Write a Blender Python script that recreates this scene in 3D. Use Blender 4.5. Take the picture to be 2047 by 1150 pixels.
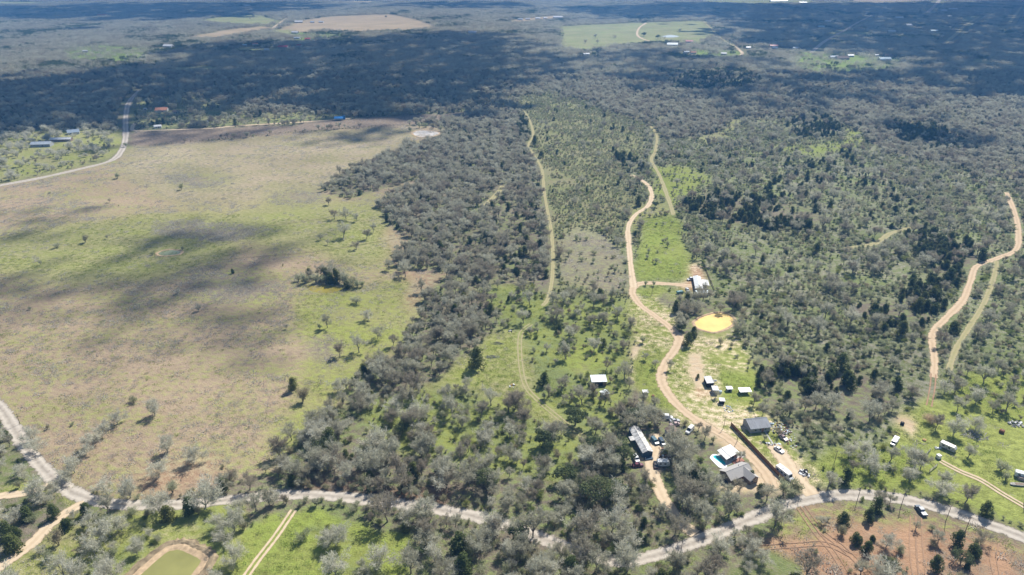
import bpy, math, random
import numpy as np
from mathutils import Vector

# ------------------------------------------------------------------ clear
for o in list(bpy.data.objects):
    bpy.data.objects.remove(o, do_unlink=True)
S = bpy.context.scene
C = S.collection

# ------------------------------------------------------------------ camera
PITCH = math.radians(25.3); CAMH = 180.0; FPX = 1366.0; PW, PH = 2047.0, 1150.0
cam_d = bpy.data.cameras.new('camera'); cam = bpy.data.objects.new('camera', cam_d); C.objects.link(cam)
cam.location = (0, 0, CAMH); cam.rotation_euler = (math.pi/2 - PITCH, 0, 0)
cam_d.sensor_width = 36.0; cam_d.lens = 36.0*FPX/PW; cam_d.clip_start = 1.0; cam_d.clip_end = 40000
S.camera = cam
S.render.resolution_x = 1024; S.render.resolution_y = 575

# ------------------------------------------------------------------ light
SUN_EL = math.radians(48); SUN_AZ = math.radians(34)          # azimuth clockwise from the view direction
world = bpy.data.worlds.new('World'); S.world = world; world.use_nodes = True
nt = world.node_tree; bg = nt.nodes['Background']
sky = nt.nodes.new('ShaderNodeTexSky'); sky.sky_type = 'NISHITA'; sky.sun_disc = False
sky.sun_elevation = SUN_EL; sky.sun_rotation = SUN_AZ; sky.altitude = 200; sky.air_density = 1.0; sky.dust_density = 0.6
nt.links.new(sky.outputs[0], bg.inputs[0]); bg.inputs[1].default_value = 0.085
sun_d = bpy.data.lights.new('sun', 'SUN'); sun_d.energy = 5.0; sun_d.angle = math.radians(0.53); sun_d.color = (1.0, 0.955, 0.88)
sun = bpy.data.objects.new('sun', sun_d); C.objects.link(sun); sun.location = (300, 500, 700)
SUNV = Vector((math.cos(SUN_EL)*math.sin(SUN_AZ), math.cos(SUN_EL)*math.cos(SUN_AZ), math.sin(SUN_EL)))
sun.rotation_euler = (-SUNV).to_track_quat('-Z', 'Y').to_euler()
S.view_settings.view_transform = 'Standard'; S.view_settings.look = 'None'
S.view_settings.exposure = 0.44; S.view_settings.gamma = 1.0
S.render.engine = 'CYCLES'
S.cycles.volume_bounces = 0; S.cycles.max_bounces = 5; S.cycles.diffuse_bounces = 2; S.cycles.transparent_max_bounces = 12

rng = np.random.default_rng(7)
random.seed(7)
SP, CP = math.sin(PITCH), math.cos(PITCH)

# ------------------------------------------------------------------ helpers
def G(px, py, z=0.0):
    "world point where the ray through a pixel of the 2047x1150 photograph meets height z"
    dx = (px - PW/2)/FPX; dy = -(py - PH/2)/FPX
    wx, wy, wz = dx, CP + dy*SP, -SP + dy*CP
    t = (z - CAMH)/wz
    return Vector((wx*t, wy*t, z))
def proj(X, Y, Z=0.0):
    zc = Y*CP - (Z - CAMH)*SP
    zc = np.maximum(zc, 1e-3)
    yc = Y*SP + (Z - CAMH)*CP
    return X/zc*FPX + PW/2, -yc/zc*FPX + PH/2
def smooth(pts, n=6):
    P = [Vector(p) for p in pts]; out = []
    for i in range(len(P)-1):
        a = P[max(i-1, 0)]; b = P[i]; c = P[i+1]; d = P[min(i+2, len(P)-1)]
        for k in range(n):
            t = k/n
            out.append(0.5*((2*b) + (c-a)*t + (2*a-5*b+4*c-d)*t*t + (3*b-a-3*c+d)*t**3))
    out.append(P[-1]); return out
def hash2(ix, iy, seed):
    h = (ix.astype(np.int64)*374761393 + iy.astype(np.int64)*668265263 + seed*982451653) & 0xffffffff
    h = ((h ^ (h >> 13))*1274126177) & 0xffffffff
    return ((h ^ (h >> 16)) & 0xffff)/65535.0
def vnoise(x, y, seed=0):
    x = np.asarray(x, float); y = np.asarray(y, float)
    ix = np.floor(x); iy = np.floor(y); fx = x-ix; fy = y-iy
    fx = fx*fx*(3-2*fx); fy = fy*fy*(3-2*fy)
    a = hash2(ix, iy, seed); b = hash2(ix+1, iy, seed); c = hash2(ix, iy+1, seed); d = hash2(ix+1, iy+1, seed)
    return (a*(1-fx)+b*fx)*(1-fy) + (c*(1-fx)+d*fx)*fy

# ------------------------------------------------------------------ materials
MATS = {}
def nodemat(name):
    m = bpy.data.materials.new(name); m.use_nodes = True
    return m, m.node_tree, m.node_tree.nodes['Principled BSDF']
def mat(name, col, rough=0.7, metal=0.0, var=0.12, scale=1.5, spec=0.3, streak=None):
    if name in MATS: return MATS[name]
    m, t, b = nodemat(name)
    n = t.nodes.new('ShaderNodeTexNoise'); n.inputs['Scale'].default_value = scale; n.inputs['Detail'].default_value = 4
    tc = t.nodes.new('ShaderNodeTexCoord'); mp = t.nodes.new('ShaderNodeMapping')
    t.links.new(tc.outputs['Object'], mp.inputs[0]); t.links.new(mp.outputs[0], n.inputs['Vector'])
    if streak: mp.inputs['Scale'].default_value = streak
    r = t.nodes.new('ShaderNodeValToRGB')
    e = r.color_ramp.elements
    e[0].position = 0.3; e[1].position = 0.7
    e[0].color = tuple(max(0, c*(1-var*1.6)) for c in col)+(1,); e[1].color = tuple(min(1, c*(1+var)) for c in col)+(1,)
    t.links.new(n.outputs[0], r.inputs[0]); t.links.new(r.outputs[0], b.inputs['Base Color'])
    b.inputs['Roughness'].default_value = rough; b.inputs['Metallic'].default_value = metal
    b.inputs['Specular IOR Level'].default_value = spec
    MATS[name] = m; return m
def leafmat(name, c1, c2, c3, transl=0.0):
    "foliage or twig colour that varies from plant to plant and within one"
    if name in MATS: return MATS[name]
    m, t, b = nodemat(name)
    oi = t.nodes.new('ShaderNodeObjectInfo')
    r = t.nodes.new('ShaderNodeValToRGB'); r.color_ramp.elements.new(0.5)
    for el, c, p in zip(r.color_ramp.elements, (c1, c2, c3), (0.0, 0.5, 1.0)): el.color = c+(1,); el.position = p
    t.links.new(oi.outputs['Random'], r.inputs[0])
    g = t.nodes.new('ShaderNodeNewGeometry')
    mr = t.nodes.new('ShaderNodeMapRange'); mr.inputs[3].default_value = 0.72; mr.inputs[4].default_value = 1.28
    t.links.new(g.outputs['Random Per Island'], mr.inputs[0])
    hv = t.nodes.new('ShaderNodeHueSaturation'); t.links.new(mr.outputs[0], hv.inputs['Value']); t.links.new(r.outputs[0], hv.inputs['Color'])
    t.links.new(hv.outputs[0], b.inputs['Base Color'])
    b.inputs['Roughness'].default_value = 0.8; b.inputs['Specular IOR Level'].default_value = 0.15
    if transl > 0:
        tr = t.nodes.new('ShaderNodeBsdfTranslucent'); mx = t.nodes.new('ShaderNodeMixShader'); mx.inputs[0].default_value = transl
        t.links.new(hv.outputs[0], tr.inputs[0]); t.links.new(b.outputs[0], mx.inputs[1]); t.links.new(tr.outputs[0], mx.inputs[2])
        t.links.new(mx.outputs[0], t.nodes['Material Output'].inputs[0])
    MATS[name] = m; return m

# ------------------------------------------------------------------ mesh building
class MB:
    def __init__(s): s.v = []; s.f = []; s.mi = []; s.cur = 0
    def add(s, vs, fs):
        o = len(s.v); s.v += [tuple(p) for p in vs]
        for f in fs: s.f.append(tuple(i+o for i in f)); s.mi.append(s.cur)
    def box(s, c, d, rz=0.0, tilt=None):
        x, y, z = d[0]/2, d[1]/2, d[2]/2; P = []
        for a in ((-x,-y,-z),(x,-y,-z),(x,y,-z),(-x,y,-z),(-x,-y,z),(x,-y,z),(x,y,z),(-x,y,z)):
            v = Vector(a)
            if tilt: v.rotate(tilt)
            ca, sa = math.cos(rz), math.sin(rz)
            P.append((c[0]+v.x*ca-v.y*sa, c[1]+v.x*sa+v.y*ca, c[2]+v.z))
        s.add(P, [(0,3,2,1),(4,5,6,7),(0,1,5,4),(1,2,6,5),(2,3,7,6),(3,0,4,7)])
    def prism(s, poly, z0, z1):
        n = len(poly)
        P = [(p[0],p[1],z0) for p in poly]+[(p[0],p[1],z1) for p in poly]
        s.add(P, [tuple(range(n-1,-1,-1)), tuple(range(n,2*n))]+[(i,(i+1)%n,n+(i+1)%n,n+i) for i in range(n)])
    def slab(s, a, b, c, d, t):
        "a quad given by four points, thickened downwards"
        P = [Vector(q) for q in (a,b,c,d)]; Q = [p-Vector((0,0,t)) for p in P]
        s.add(P+Q, [(0,1,2,3),(7,6,5,4),(0,4,5,1),(1,5,6,2),(2,6,7,3),(3,7,4,0)])
    def tube(s, pts, rad, n=6, cap=True):
        pts = [Vector(p) for p in pts]; rings = []; o = len(s.v)
        for i, p in enumerate(pts):
            d = (pts[min(i+1,len(pts)-1)]-pts[max(i-1,0)])
            if d.length < 1e-6: d = Vector((0,0,1))
            d.normalize(); u = d.cross(Vector((0.3,0.9,0.2))); u.normalize(); w = d.cross(u)
            r = rad[i] if hasattr(rad,'__len__') else rad
            for k in range(n):
                a = 2*math.pi*k/n; s.v.append(tuple(p+(u*math.cos(a)+w*math.sin(a))*r))
        for i in range(len(pts)-1):
            for k in range(n):
                s.f.append((o+i*n+k, o+i*n+(k+1)%n, o+(i+1)*n+(k+1)%n, o+(i+1)*n+k)); s.mi.append(s.cur)
        if cap:
            s.f.append(tuple(o+k for k in range(n))[::-1]); s.mi.append(s.cur)
            s.f.append(tuple(o+(len(pts)-1)*n+k for k in range(n))); s.mi.append(s.cur)
    def loft(s, secs):
        "sections along x: (x, half width, z bottom, z top, half width top)"
        o = len(s.v)
        for x, hw, zb, zt, ht in secs: s.v += [(x,-hw,zb),(x,hw,zb),(x,hw*0.5+ht*0.5,zb*0.35+zt*0.65),(x,ht,zt),(x,-ht,zt),(x,-hw*0.5-ht*0.5,zb*0.35+zt*0.65)]
        for i in range(len(secs)-1):
            for k in range(6):
                s.f.append((o+i*6+k, o+i*6+(k+1)%6, o+(i+1)*6+(k+1)%6, o+(i+1)*6+k)); s.mi.append(s.cur)
        s.f.append(tuple(o+k for k in range(6))[::-1]); s.f.append(tuple(o+(len(secs)-1)*6+k for k in range(6))); s.mi += [s.cur, s.cur]
    def mesh(s, name, mats):
        me = bpy.data.meshes.new(name); me.from_pydata(s.v, [], s.f)
        for m in (mats if isinstance(mats,(list,tuple)) else [mats]): me.materials.append(m)
        if any(s.mi): me.polygons.foreach_set('material_index', s.mi)
        me.update(); return me
    def obj(s, name, mats, parent=None):
        o = bpy.data.objects.new(name, s.mesh(name, mats)); C.objects.link(o)
        if parent is not None: o.parent = parent
        return o
def tag(o, label=None, cat=None, group=None, kind=None):
    if label: o['label'] = label
    if cat: o['category'] = cat
    if group: o['group'] = group
    if kind: o['kind'] = kind
    return o
def thing(name, label, cat, loc=(0,0,0), rz=0.0, group=None):
    o = bpy.data.objects.new(name, None); o.empty_display_size = 0.5; C.objects.link(o)
    o.location = loc; o.rotation_euler = (0,0,rz); return tag(o, label, cat, group)
def structure(o): o['kind'] = 'structure'; return o
def heading(p1, p2, z=0.0):
    a, b = G(*p1, z), G(*p2, z); return math.atan2(b.y-a.y, b.x-a.x)

# ------------------------------------------------------------------ land cover, traced in photograph pixels
# ground: (colour A, colour B, share of B); trees per 100 m2: bare, pale, brush, cedar, liveoak, tuft
TAN=(.35,.285,.195); TANG=(.285,.265,.13); GRN=(.25,.275,.075); LUSH=(.225,.27,.06); LIT=(.19,.16,.12); LITG=(.175,.205,.08)
GRY=(.24,.225,.165); RED=(.33,.185,.105); SAND=(.60,.485,.335); BRN=(.19,.145,.105); DRYG=(.29,.265,.135)
CLS = {
 'W':  (LIT, LITG, .35, dict(green=0.40, bare=3.9, cedar=.4, brush=1.4)),
 'WN': (LIT, LITG, .45, dict(green=1.00, grass=10, bare=2.1, pale=.95, cedar=.22, brush=3.4, liveoak=.07)),
 'WB': ((.20,.135,.09), LIT, .5, dict(bare=1.3, cedar=.1, brush=3.0)),
 'WC': (LIT, LITG, .3, dict(bare=.45, cedar=3.6, brush=1.0)),
 'WM': (LIT, LITG, .4, dict(green=0.60, bare=1.5, cedar=.7, brush=1.5)),
 'T':  (LITG, GRY, .4, dict(green=1.60, grass=8, bare=.6, brush=9, cedar=.08)),
 'TC': (LITG, GRY, .4, dict(green=1.20, bare=.5, brush=5, cedar=.5)),
 'TL': ((.25,.225,.13), (.19,.205,.085), .5, dict(green=1.60, grass=8, brush=8.5, cedar=.07, bare=.15)),
 'TG': (GRN, LUSH, .45, dict(green=0.60, grass=26, bare=.6, brush=2.6, pale=.35)),
 'TM': (GRN, LITG, .5, dict(green=1.20, grass=18, bare=1.0, brush=2.4, cedar=.08, liveoak=.05)),
 'TM2':(GRN, LITG, .45, dict(green=1.30, grass=16, bare=1.7, pale=.5, brush=3.6, cedar=.07, liveoak=.03)),
 'BF': ((.25,.215,.15), (.25,.25,.125), .4, dict(tuft=9., brush=.8)),
 'P':  ((.35,.265,.18), (.27,.265,.105), .27, dict(grass=5, tuft=7, brush=.01)),
 'PT': (TANG, TAN, .6, dict(tuft=3.0)),
 'PG': ((.255,.27,.085), TANG, .5, dict(grass=10, tuft=1.6)),
 'PG2':((.29,.275,.12), (.255,.275,.075), .5, dict(grass=14, tuft=2.6, brush=.06, bare=.015)),
 'PB': ((.24,.20,.15), GRN, .25, dict(tuft=13.)),
 'PR': ((.33,.215,.135), TAN, .4, dict(tuft=1.5, brush=.1)),
 'PL': ((.21,.165,.125), (.26,.205,.15), .4, dict(tuft=.5)),
 'FT': ((.40,.31,.21), (.36,.29,.17), .4, dict()),
 'FG': ((.24,.28,.10), (.31,.28,.16), .45, dict(bare=.004)),
 'FS': ((.22,.30,.07), LITG, .4, dict(bare=.7, brush=.6)),
 'LG': (GRN, LUSH, .6, dict(grass=22, brush=.22, tuft=.5)),
 'GS': (GRN, LUSH, .4, dict(green=0.60, grass=18, brush=2.6, bare=.08, tuft=2)),
 'GP': (DRYG, GRN, .45, dict(grass=10, brush=.9, tuft=2)),
 'GF': (GRN, TANG, .45, dict(grass=22, tuft=1.2, brush=.08)),
 'Y':  (GRN, SAND, .30, dict(grass=20, brush=.10, tuft=.8)),
 'YG': (GRN, LUSH, .45, dict(grass=28, tuft=.5)),
 'SD': (SAND, (.44,.33,.21), .5, dict()),
 'RS': ((.38,.225,.13), SAND, .35, dict()),
 'RC': (GRN, (.30,.33,.09), .45, dict(grass=26, tuft=.7)),
 'RD': ((.36,.215,.13), (.26,.195,.13), .45, dict(grass=3, tuft=12, brush=2.4, cedar=.10, pale=.2, bare=.12)),
 'RT': ((.44,.27,.16), (.36,.22,.135), .5, dict(tuft=2.5, brush=.1)),
 'RG': ((.26,.20,.13), GRN, .28, dict(green=0.30, grass=14, tuft=4., brush=.35)),
 'BL': (GRN, TANG, .42, dict(green=0.25, grass=26, pale=.75, brush=1.7, tuft=1.5, cedar=.05)),
 'PC': (LITG, LIT, .5, dict(green=0.60, grass=10, pale=1.7, cedar=.8, brush=.8)),
 'PP': (GRN, LITG, .5, dict(green=0.80, grass=16, pale=2.1, brush=2.0)),
 'LF': (GRN, LUSH, .6, dict(grass=26, tuft=.3)),
 'LH': (GRN, TANG, .5, dict(grass=8, pale=.75, brush=.5, cedar=.03)),
 'UH': (LITG, DRYG, .35, dict(bare=1.0, brush=.6, cedar=.12)),
 'O':  (GRN, TANG, .5, dict()),
}
COVER = [
 ('T', [(1030,195),(1110,185),(1230,230),(1300,250),(1420,275),(1465,235),(1700,250),(1760,300),(1880,330),(2100,375),(2100,990),(1640,985),(1500,720),(1380,580),(1262,600),(1262,860),(1200,890),(1080,800),(1060,660),(1100,600),(1085,500),(1075,380),(1050,300)]),
 ('TL', [(1040,200),(1100,195),(1240,240),(1290,270),(1290,330),(1240,350),(1270,400),(1250,460),(1150,455),(1110,480),(1110,560),(1255,590),(1262,700),(1230,700),(1180,650),(1120,610),(1095,590),(1095,430),(1080,330),(1060,290),(1060,250)]),
 ('W', [(900,200),(1025,195),(1060,290),(1085,380),(1100,500),(1095,600),(1040,660),(990,650),(940,700),(840,765),(700,790),(780,720),(830,625),(880,560),(830,470),(760,430),(770,380),(900,300)]),
 ('WM', [(940,420),(1000,400),(1070,420),(1085,520),(1050,560),(960,520)]),
 ('TM', [(960,570),(1060,570),(1110,600),(1190,595),(1262,600),(1262,740),(1240,860),(1180,885),(1120,830),(1072,780),(1060,670),(1000,650)]),
 ('TM2', [(700,800),(840,775),(960,795),(1045,805),(1100,850),(1180,890),(1160,960),(1000,960),(880,930),(760,870)]),
 ('WN', [(560,900),(700,800),(760,870),(880,930),(1000,955),(1160,950),(1250,870),(1300,860),(1400,860),(1440,960),(1560,985),(1480,1040),(1250,1110),(1080,1065),(880,1010),(640,985),(540,985),(540,930)]),
 ('WB', [(600,950),(760,955),(900,990),(890,1012),(760,995),(600,983)]),
 ('WN', [(840,1060),(900,1030),(1080,1085),(1240,1130),(1400,1090),(1540,1040),(1560,1060),(1500,1100),(1480,1160),(840,1160)]),
 # left pasture
 ('P', [(-50,385),(0,372),(120,345),(235,318),(250,296),(300,290),(420,282),(560,268),(700,258),(800,250),(860,250),(885,262),(880,275),(820,290),(770,310),(740,325),(690,345),(650,365),(640,385),(700,395),(770,375),(830,365),(860,372),(800,385),(770,395),(760,430),(790,450),(830,475),(800,500),(780,520),(800,545),(850,540),(895,550),(875,575),(850,600),(830,625),(820,660),(805,690),(770,720),(730,740),(690,770),(690,800),(660,830),(640,850),(600,870),(590,890),(560,905),(540,925),(545,950),(500,965),(440,985),(350,1000),(230,1002),(170,990),(130,965),(100,935),(60,890),(30,845),(0,805),(-50,760)]),
 ('PT', [(250,300),(420,285),(700,262),(820,262),(800,290),(700,340),(640,380),(480,410),(330,400),(260,350)]),
 ('PB', [(330,350),(460,345),(470,365),(420,375),(340,370)]), ('PB', [(540,385),(650,380),(640,400),(540,410)]),
 ('PG', [(-50,485),(130,448),(300,430),(480,420),(620,405),(760,398),(770,430),(800,480),(790,515),(720,530),(640,500),(500,485),(420,520),(300,560),(150,560),(-50,550)]),
 ('PB', [(290,450),(380,440),(440,445),(520,455),(540,470),(440,485),(380,480),(300,465)]),
 ('PB', [(350,560),(460,540),(560,560),(540,600),(430,600)]),
 ('PG2', [(600,590),(720,560),(820,560),(860,590),(810,690),(700,760),(640,850),(560,905),(530,880),(600,780),(620,700),(580,640)]),
 ('PR', [(770,455),(830,475),(800,505),(785,515),(775,490)]), ('PR', [(800,545),(890,555),(850,600),(830,640),(810,600),(820,565)]),
 ('PR', [(250,935),(440,915),(470,935),(430,965),(290,985)]),
 ('PB', [(640,665),(690,680),(680,730),(620,720),(610,690)]),
 ('PL', [(258,264),(400,258),(560,250),(680,240),(800,232),(935,225),(930,237),(800,250),(600,264),(420,281),(300,292),(255,294)]),
 ('UH', [(262,200),(330,193),(420,198),(480,228),(600,225),(690,228),(680,238),(560,247),(420,254),(280,257),(264,250)]),
 ('LH', [(-50,275),(60,262),(130,258),(240,262),(245,297),(230,314),(120,342),(-50,378)]),
 # far fields
 ('FT', [(545,64),(590,47),(610,40),(660,33),(780,28),(830,38),(880,57),(800,62),(720,66),(640,62),(600,66)]),
 ('FG', [(395,44),(440,33),(500,29),(525,32),(560,42),(540,52),(470,50)]), ('FT', [(370,76),(450,60),(530,52),(545,58),(460,75),(400,80)]),
 ('FG', [(543,62),(580,58),(580,70),(550,68)]), ('FS', [(580,64),(680,66),(700,76),(600,80)]),
 ('FG', [(1118,54),(1170,50),(1300,45),(1410,41),(1430,72),(1400,85),(1300,85),(1220,95),(1170,103),(1122,98)]),
 ('FS', [(125,100),(200,90),(300,97),(290,122),(230,126),(150,122)]),
 ('FS', [(1590,106),(1680,108),(1800,116),(1795,137),(1700,150),(1625,147),(1590,130)]),
 ('FS', [(1370,98),(1480,103),(1500,116),(1400,114)]), ('FG', [(1660,62),(1745,64),(1740,72),(1665,72)]),
 ('FG', [(1540,82),(1615,80),(1600,87),(1550,88)]), ('FG', [(460,98),(560,96),(560,104),(470,104)]), ('FG', [(340,135),(440,133),(430,143),(350,144)]),
 ('FG', [(1990,52),(2015,53),(2012,70),(2000,72)]), ('FG', [(1910,40),(1950,30),(1960,35),(1930,44)]), ('FG', [(1940,118),(1975,118),(1980,132),(1945,130)]),
 ('FT', [(1005,47),(1040,38),(1110,31),(1125,34),(1060,46)]), ('FT', [(940,27),(975,20),(975,26)]),
 ('FG', [(-50,3),(60,4),(110,7),(60,10),(-50,10)]), ('FT', [(650,3),(760,2),(740,7),(670,7)]), ('FT', [(1130,-4),(1220,-4),(1200,3),(1140,3)]), ('FG', [(1370,-4),(1620,-4),(1630,6),(1500,10),(1420,6)]), ('FT', [(1700,-4),(1860,-4),(1850,4),(1760,8),(1700,6)]),
 # right middle
 ('W', [(1110,180),(1300,165),(2100,165),(2100,378),(1900,335),(1760,302),(1700,252),(1560,232),(1470,232),(1400,275),(1330,282),(1290,245),(1200,205)]),
 ('GP', [(1395,278),(1440,265),(1462,235),(1480,240),(1470,265),(1420,287)]), ('GS', [(1540,287),(1600,292),(1690,280),(1690,250),(1722,268),(1737,287),(1700,302),(1640,312),(1580,306)]),
 ('WC', [(1330,142),(1480,135),(1530,165),(1440,187),(1340,180)]), ('WC', [(1555,247),(1650,235),(1690,255),(1670,277),(1590,277)]), ('WC', [(1770,250),(1850,245),(1925,280),(1910,312),(1850,302),(1790,287)]),
 ('TC', [(1560,330),(1700,302),(1830,400),(1840,470),(1700,480),(1600,440),(1520,380)]),
 ('WC', [(1355,405),(1410,385),(1500,392),(1600,408),(1645,430),(1615,465),(1560,472),(1480,450),(1400,440)]),
 ('WC', [(1820,440),(1870,470),(1940,490),(1965,520),(1910,550),(1880,620),(1830,652),(1780,650),(1700,640),(1690,610),(1800,600),(1850,540),(1830,500)]),
 ('WC', [(1500,745),(1560,730),(1640,745),(1740,758),(1765,790),(1700,818),(1600,812),(1540,800)]),
 ('WM', [(1500,700),(1560,715),(1640,740),(1760,760),(1790,830),(1700,860),(1600,830),(1545,810)]),
 ('WC', [(1500,755),(1560,740),(1640,750),(1730,765),(1740,795),(1690,812),(1600,808),(1540,798)]),
 ('WM', [(1320,590),(1360,590),(1440,600),(1470,590),(1490,620),(1465,632),(1440,622),(1400,630),(1385,650),(1395,670),(1370,690),(1340,640)]),
 ('WC', [(1225,310),(1280,315),(1285,338),(1240,340)]), ('WC', [(1030,230),(1060,240),(1050,280),(1030,285)]),
 ('GS', [(1300,335),(1360,330),(1432,352),(1390,385),(1350,415),(1330,410),(1310,370)]),
 ('LG', [(1290,440),(1345,430),(1362,450),(1395,530),(1405,560),(1270,562),(1268,520),(1280,470)]),
 ('GP', [(1265,410),(1310,400),(1340,425),(1290,440),(1262,470)]),
 ('BF', [(1110,485),(1150,460),(1215,470),(1255,520),(1258,585),(1190,588),(1125,565)]),
 ('GF', [(1000,655),(1055,660),(1062,700),(1072,780),(1125,832),(1185,885),(1110,858),(1040,805),(960,792),(838,772),(900,732),(950,690)]),
 ('TG', [(1130,690),(1200,680),(1230,730),(1180,745),(1120,730)]), ('GP', [(1145,735),(1185,730),(1195,750),(1150,760)]),
 ('TG', [(1880,750),(2100,730),(2100,855),(1960,835),(1890,830)]),
 ('RC', [(1790,835),(1840,800),(1870,795),(1900,830),(1960,830),(2100,855),(2100,1080),(1960,1025),(1860,1000),(1740,975),(1660,972),(1720,930),(1770,900)]),
 ('TG', [(1600,950),(1640,905),(1770,895),(1850,900),(1870,940),(1900,985),(1880,1005),(1750,975),(1640,975)]),
 ('TG', [(1900,985),(1960,1005),(2060,1045),(2060,1062),(1950,1030),(1880,1005)]),
 ('GS', [(1480,700),(1500,720),(1545,830),(1520,810),(1440,760),(1440,735)]),
 # the homesteads by the drive
 ('Y', [(1262,600),(1275,580),(1320,590),(1345,640),(1380,672),(1400,668),(1460,662),(1490,700),(1490,735),(1440,735),(1440,760),(1520,815),(1545,830),(1590,870),(1610,930),(1650,980),(1600,992),(1560,970),(1500,945),(1510,920),(1410,865),(1330,832),(1300,812),(1265,775)]),
 ('YG', [(1275,720),(1320,720),(1320,780),(1345,815),(1320,825),(1290,800),(1270,770)]), ('YG', [(1265,575),(1330,572),(1340,585),(1300,598),(1270,590)]),
 ('YG', [(1430,735),(1500,735),(1520,800),(1470,820),(1440,800)]), ('YG', [(1540,860),(1560,865),(1555,890),(1540,900),(1545,925),(1520,900)]),
 ('SD', [(1368,715),(1402,708),(1396,750),(1380,772),(1366,745)]), ('RS', [(1376,768),(1420,768),(1425,786),(1388,792)]), ('SD', [(1262,690),(1275,690),(1275,720),(1264,720)]),
 ('SD', [(1380,850),(1420,845),(1455,870),(1500,905),(1540,932),(1568,962),(1560,994),(1470,990),(1425,972),(1440,956),(1496,962),(1506,935),(1484,905),(1430,880)]),
 ('SD', [(1552,905),(1570,910),(1590,935),(1625,975),(1610,990),(1575,950)]),
 ('SD', [(1300,880),(1318,885),(1315,905),(1318,945),(1300,950),(1280,925),(1290,905)]),
 ('RS', [(1385,535),(1405,530),(1415,560),(1412,580),(1385,585),(1362,575),(1380,560)]),
 ('GF', [(1350,575),(1385,580),(1385,600),(1345,600)]),
 ('SD', [(1785,835),(1815,835),(1832,850),(1815,872),(1790,850)]),
 # lower left
 ('BL', [(-50,860),(0,860),(60,935),(130,990),(200,1016),(480,1008),(500,1030),(480,1200),(-50,1200)]),
 ('PC', [(-50,870),(5,875),(40,905),(80,945),(60,965),(-50,980)]), ('PC', [(-50,1000),(40,990),(110,990),(130,1010),(60,1085),(-50,1120)]),
 ('PP', [(330,1020),(480,1012),(490,1050),(460,1090),(420,1095),(380,1060)]), ('PP', [(400,1110),(440,1090),(450,1120),(420,1170),(395,1170)]), ('PP', [(180,1110),(260,1070),(310,1060),(300,1085),(250,1130),(200,1170),(150,1170)]),
 ('WN', [(480,1000),(560,1003),(720,1012),(860,1030),(900,1050),(850,1060),(720,1040),(560,1022)]),
 ('LF', [(470,1200),(490,1060),(540,1025),(640,1022),(700,1045),(720,1052),(820,1062),(832,1100),(780,1200)]),
 ('PP', [(620,1070),(690,1060),(720,1090),(660,1110)]), ('PP', [(640,1135),(760,1120),(790,1200),(650,1200)]),
 # red clearing
 ('RD', [(1480,1200),(1510,1100),(1560,1060),(1620,1012),(1700,1005),(1800,1020),(1900,1050),(2100,1110),(2100,1200)]),
 ('RT', [(1590,1012),(1606,1012),(1650,1060),(1700,1100),(1760,1170),(1720,1170),(1675,1112),(1625,1070)]), ('RT', [(1815,1035),(1838,1035),(1842,1090),(1850,1170),(1800,1170),(1805,1090)]), ('RT', [(1490,1090),(1660,1082),(1680,1100),(1490,1104)]), ('RT', [(1985,1085),(2020,1090),(2030,1170),(1970,1170)]), ('RT', [(1650,1060),(1740,1045),(1830,1070),(1830,1085),(1740,1065),(1670,1085)]),
 ('RG', [(1540,1075),(1590,1035),(1620,1015),(1660,1050),(1640,1075),(1560,1090)]), ('RG', [(1630,1008),(1700,1004),(1800,1022),(1900,1052),(2100,1112),(2100,1125),(1900,1070),(1800,1040),(1700,1030),(1640,1030)]),
 ('PC', [(1490,1105),(1545,1110),(1590,1130),(1600,1200),(1480,1200)]),
 # ponds keep trees off
 ('O', [(260,1170),(320,1105),(345,1092),(372,1092),(408,1115),(412,1128),(392,1170)]),
 ('O', [(1383,646),(1400,632),(1436,622),(1460,625),(1471,637),(1468,652),(1448,664),(1426,669),(1405,665)]),
]
CKEYS = list(CLS.keys()); CIDX = {k: i for i, k in enumerate(CKEYS)}
MX0, MX1, MY0, MY1 = -100, 2150, -10, 1210
cmap = np.full((MY1-MY0, MX1-MX0), CIDX['W'], np.int16)
def in_poly(poly, X, Y):
    r = np.zeros(X.shape, bool); n = len(poly)
    for i in range(n):
        x1, y1 = poly[i]; x2, y2 = poly[(i+1) % n]
        if y1 == y2: continue
        c = ((y1 > Y) != (y2 > Y)) & (X < (x2-x1)*(Y-y1)/(y2-y1)+x1)
        r ^= c
    return r
for key, poly in COVER:
    xs = [p[0] for p in poly]; ys = [p[1] for p in poly]
    a, b = max(MX0, int(min(xs))-1), min(MX1, int(max(xs))+2); c, d = max(MY0, int(min(ys))-1), min(MY1, int(max(ys))+2)
    XX, YY = np.meshgrid(np.arange(a, b), np.arange(c, d))
    m = in_poly(poly, XX+0.5, YY+0.5)
    sub = cmap[c-MY0:d-MY0, a-MX0:b-MX0]; sub[m] = CIDX[key]
def cover(X, Y, warp=1.0):
    d = np.hypot(X, Y)
    k = 3.0 + d*0.004
    wx = (vnoise(X/9, Y/9, 11)-.5 + (vnoise(X/23, Y/23, 12)-.5)*1.6)*k*warp
    wy = (vnoise(X/9, Y/9, 13)-.5 + (vnoise(X/23, Y/23, 14)-.5)*1.6)*k*warp*1.2
    px, py = proj(X+wx, np.maximum(Y+wy, 60))
    ix = np.clip(px.astype(int), MX0, MX1-1)-MX0; iy = np.clip(py.astype(int), MY0, MY1-1)-MY0
    return cmap[iy, ix]

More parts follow.
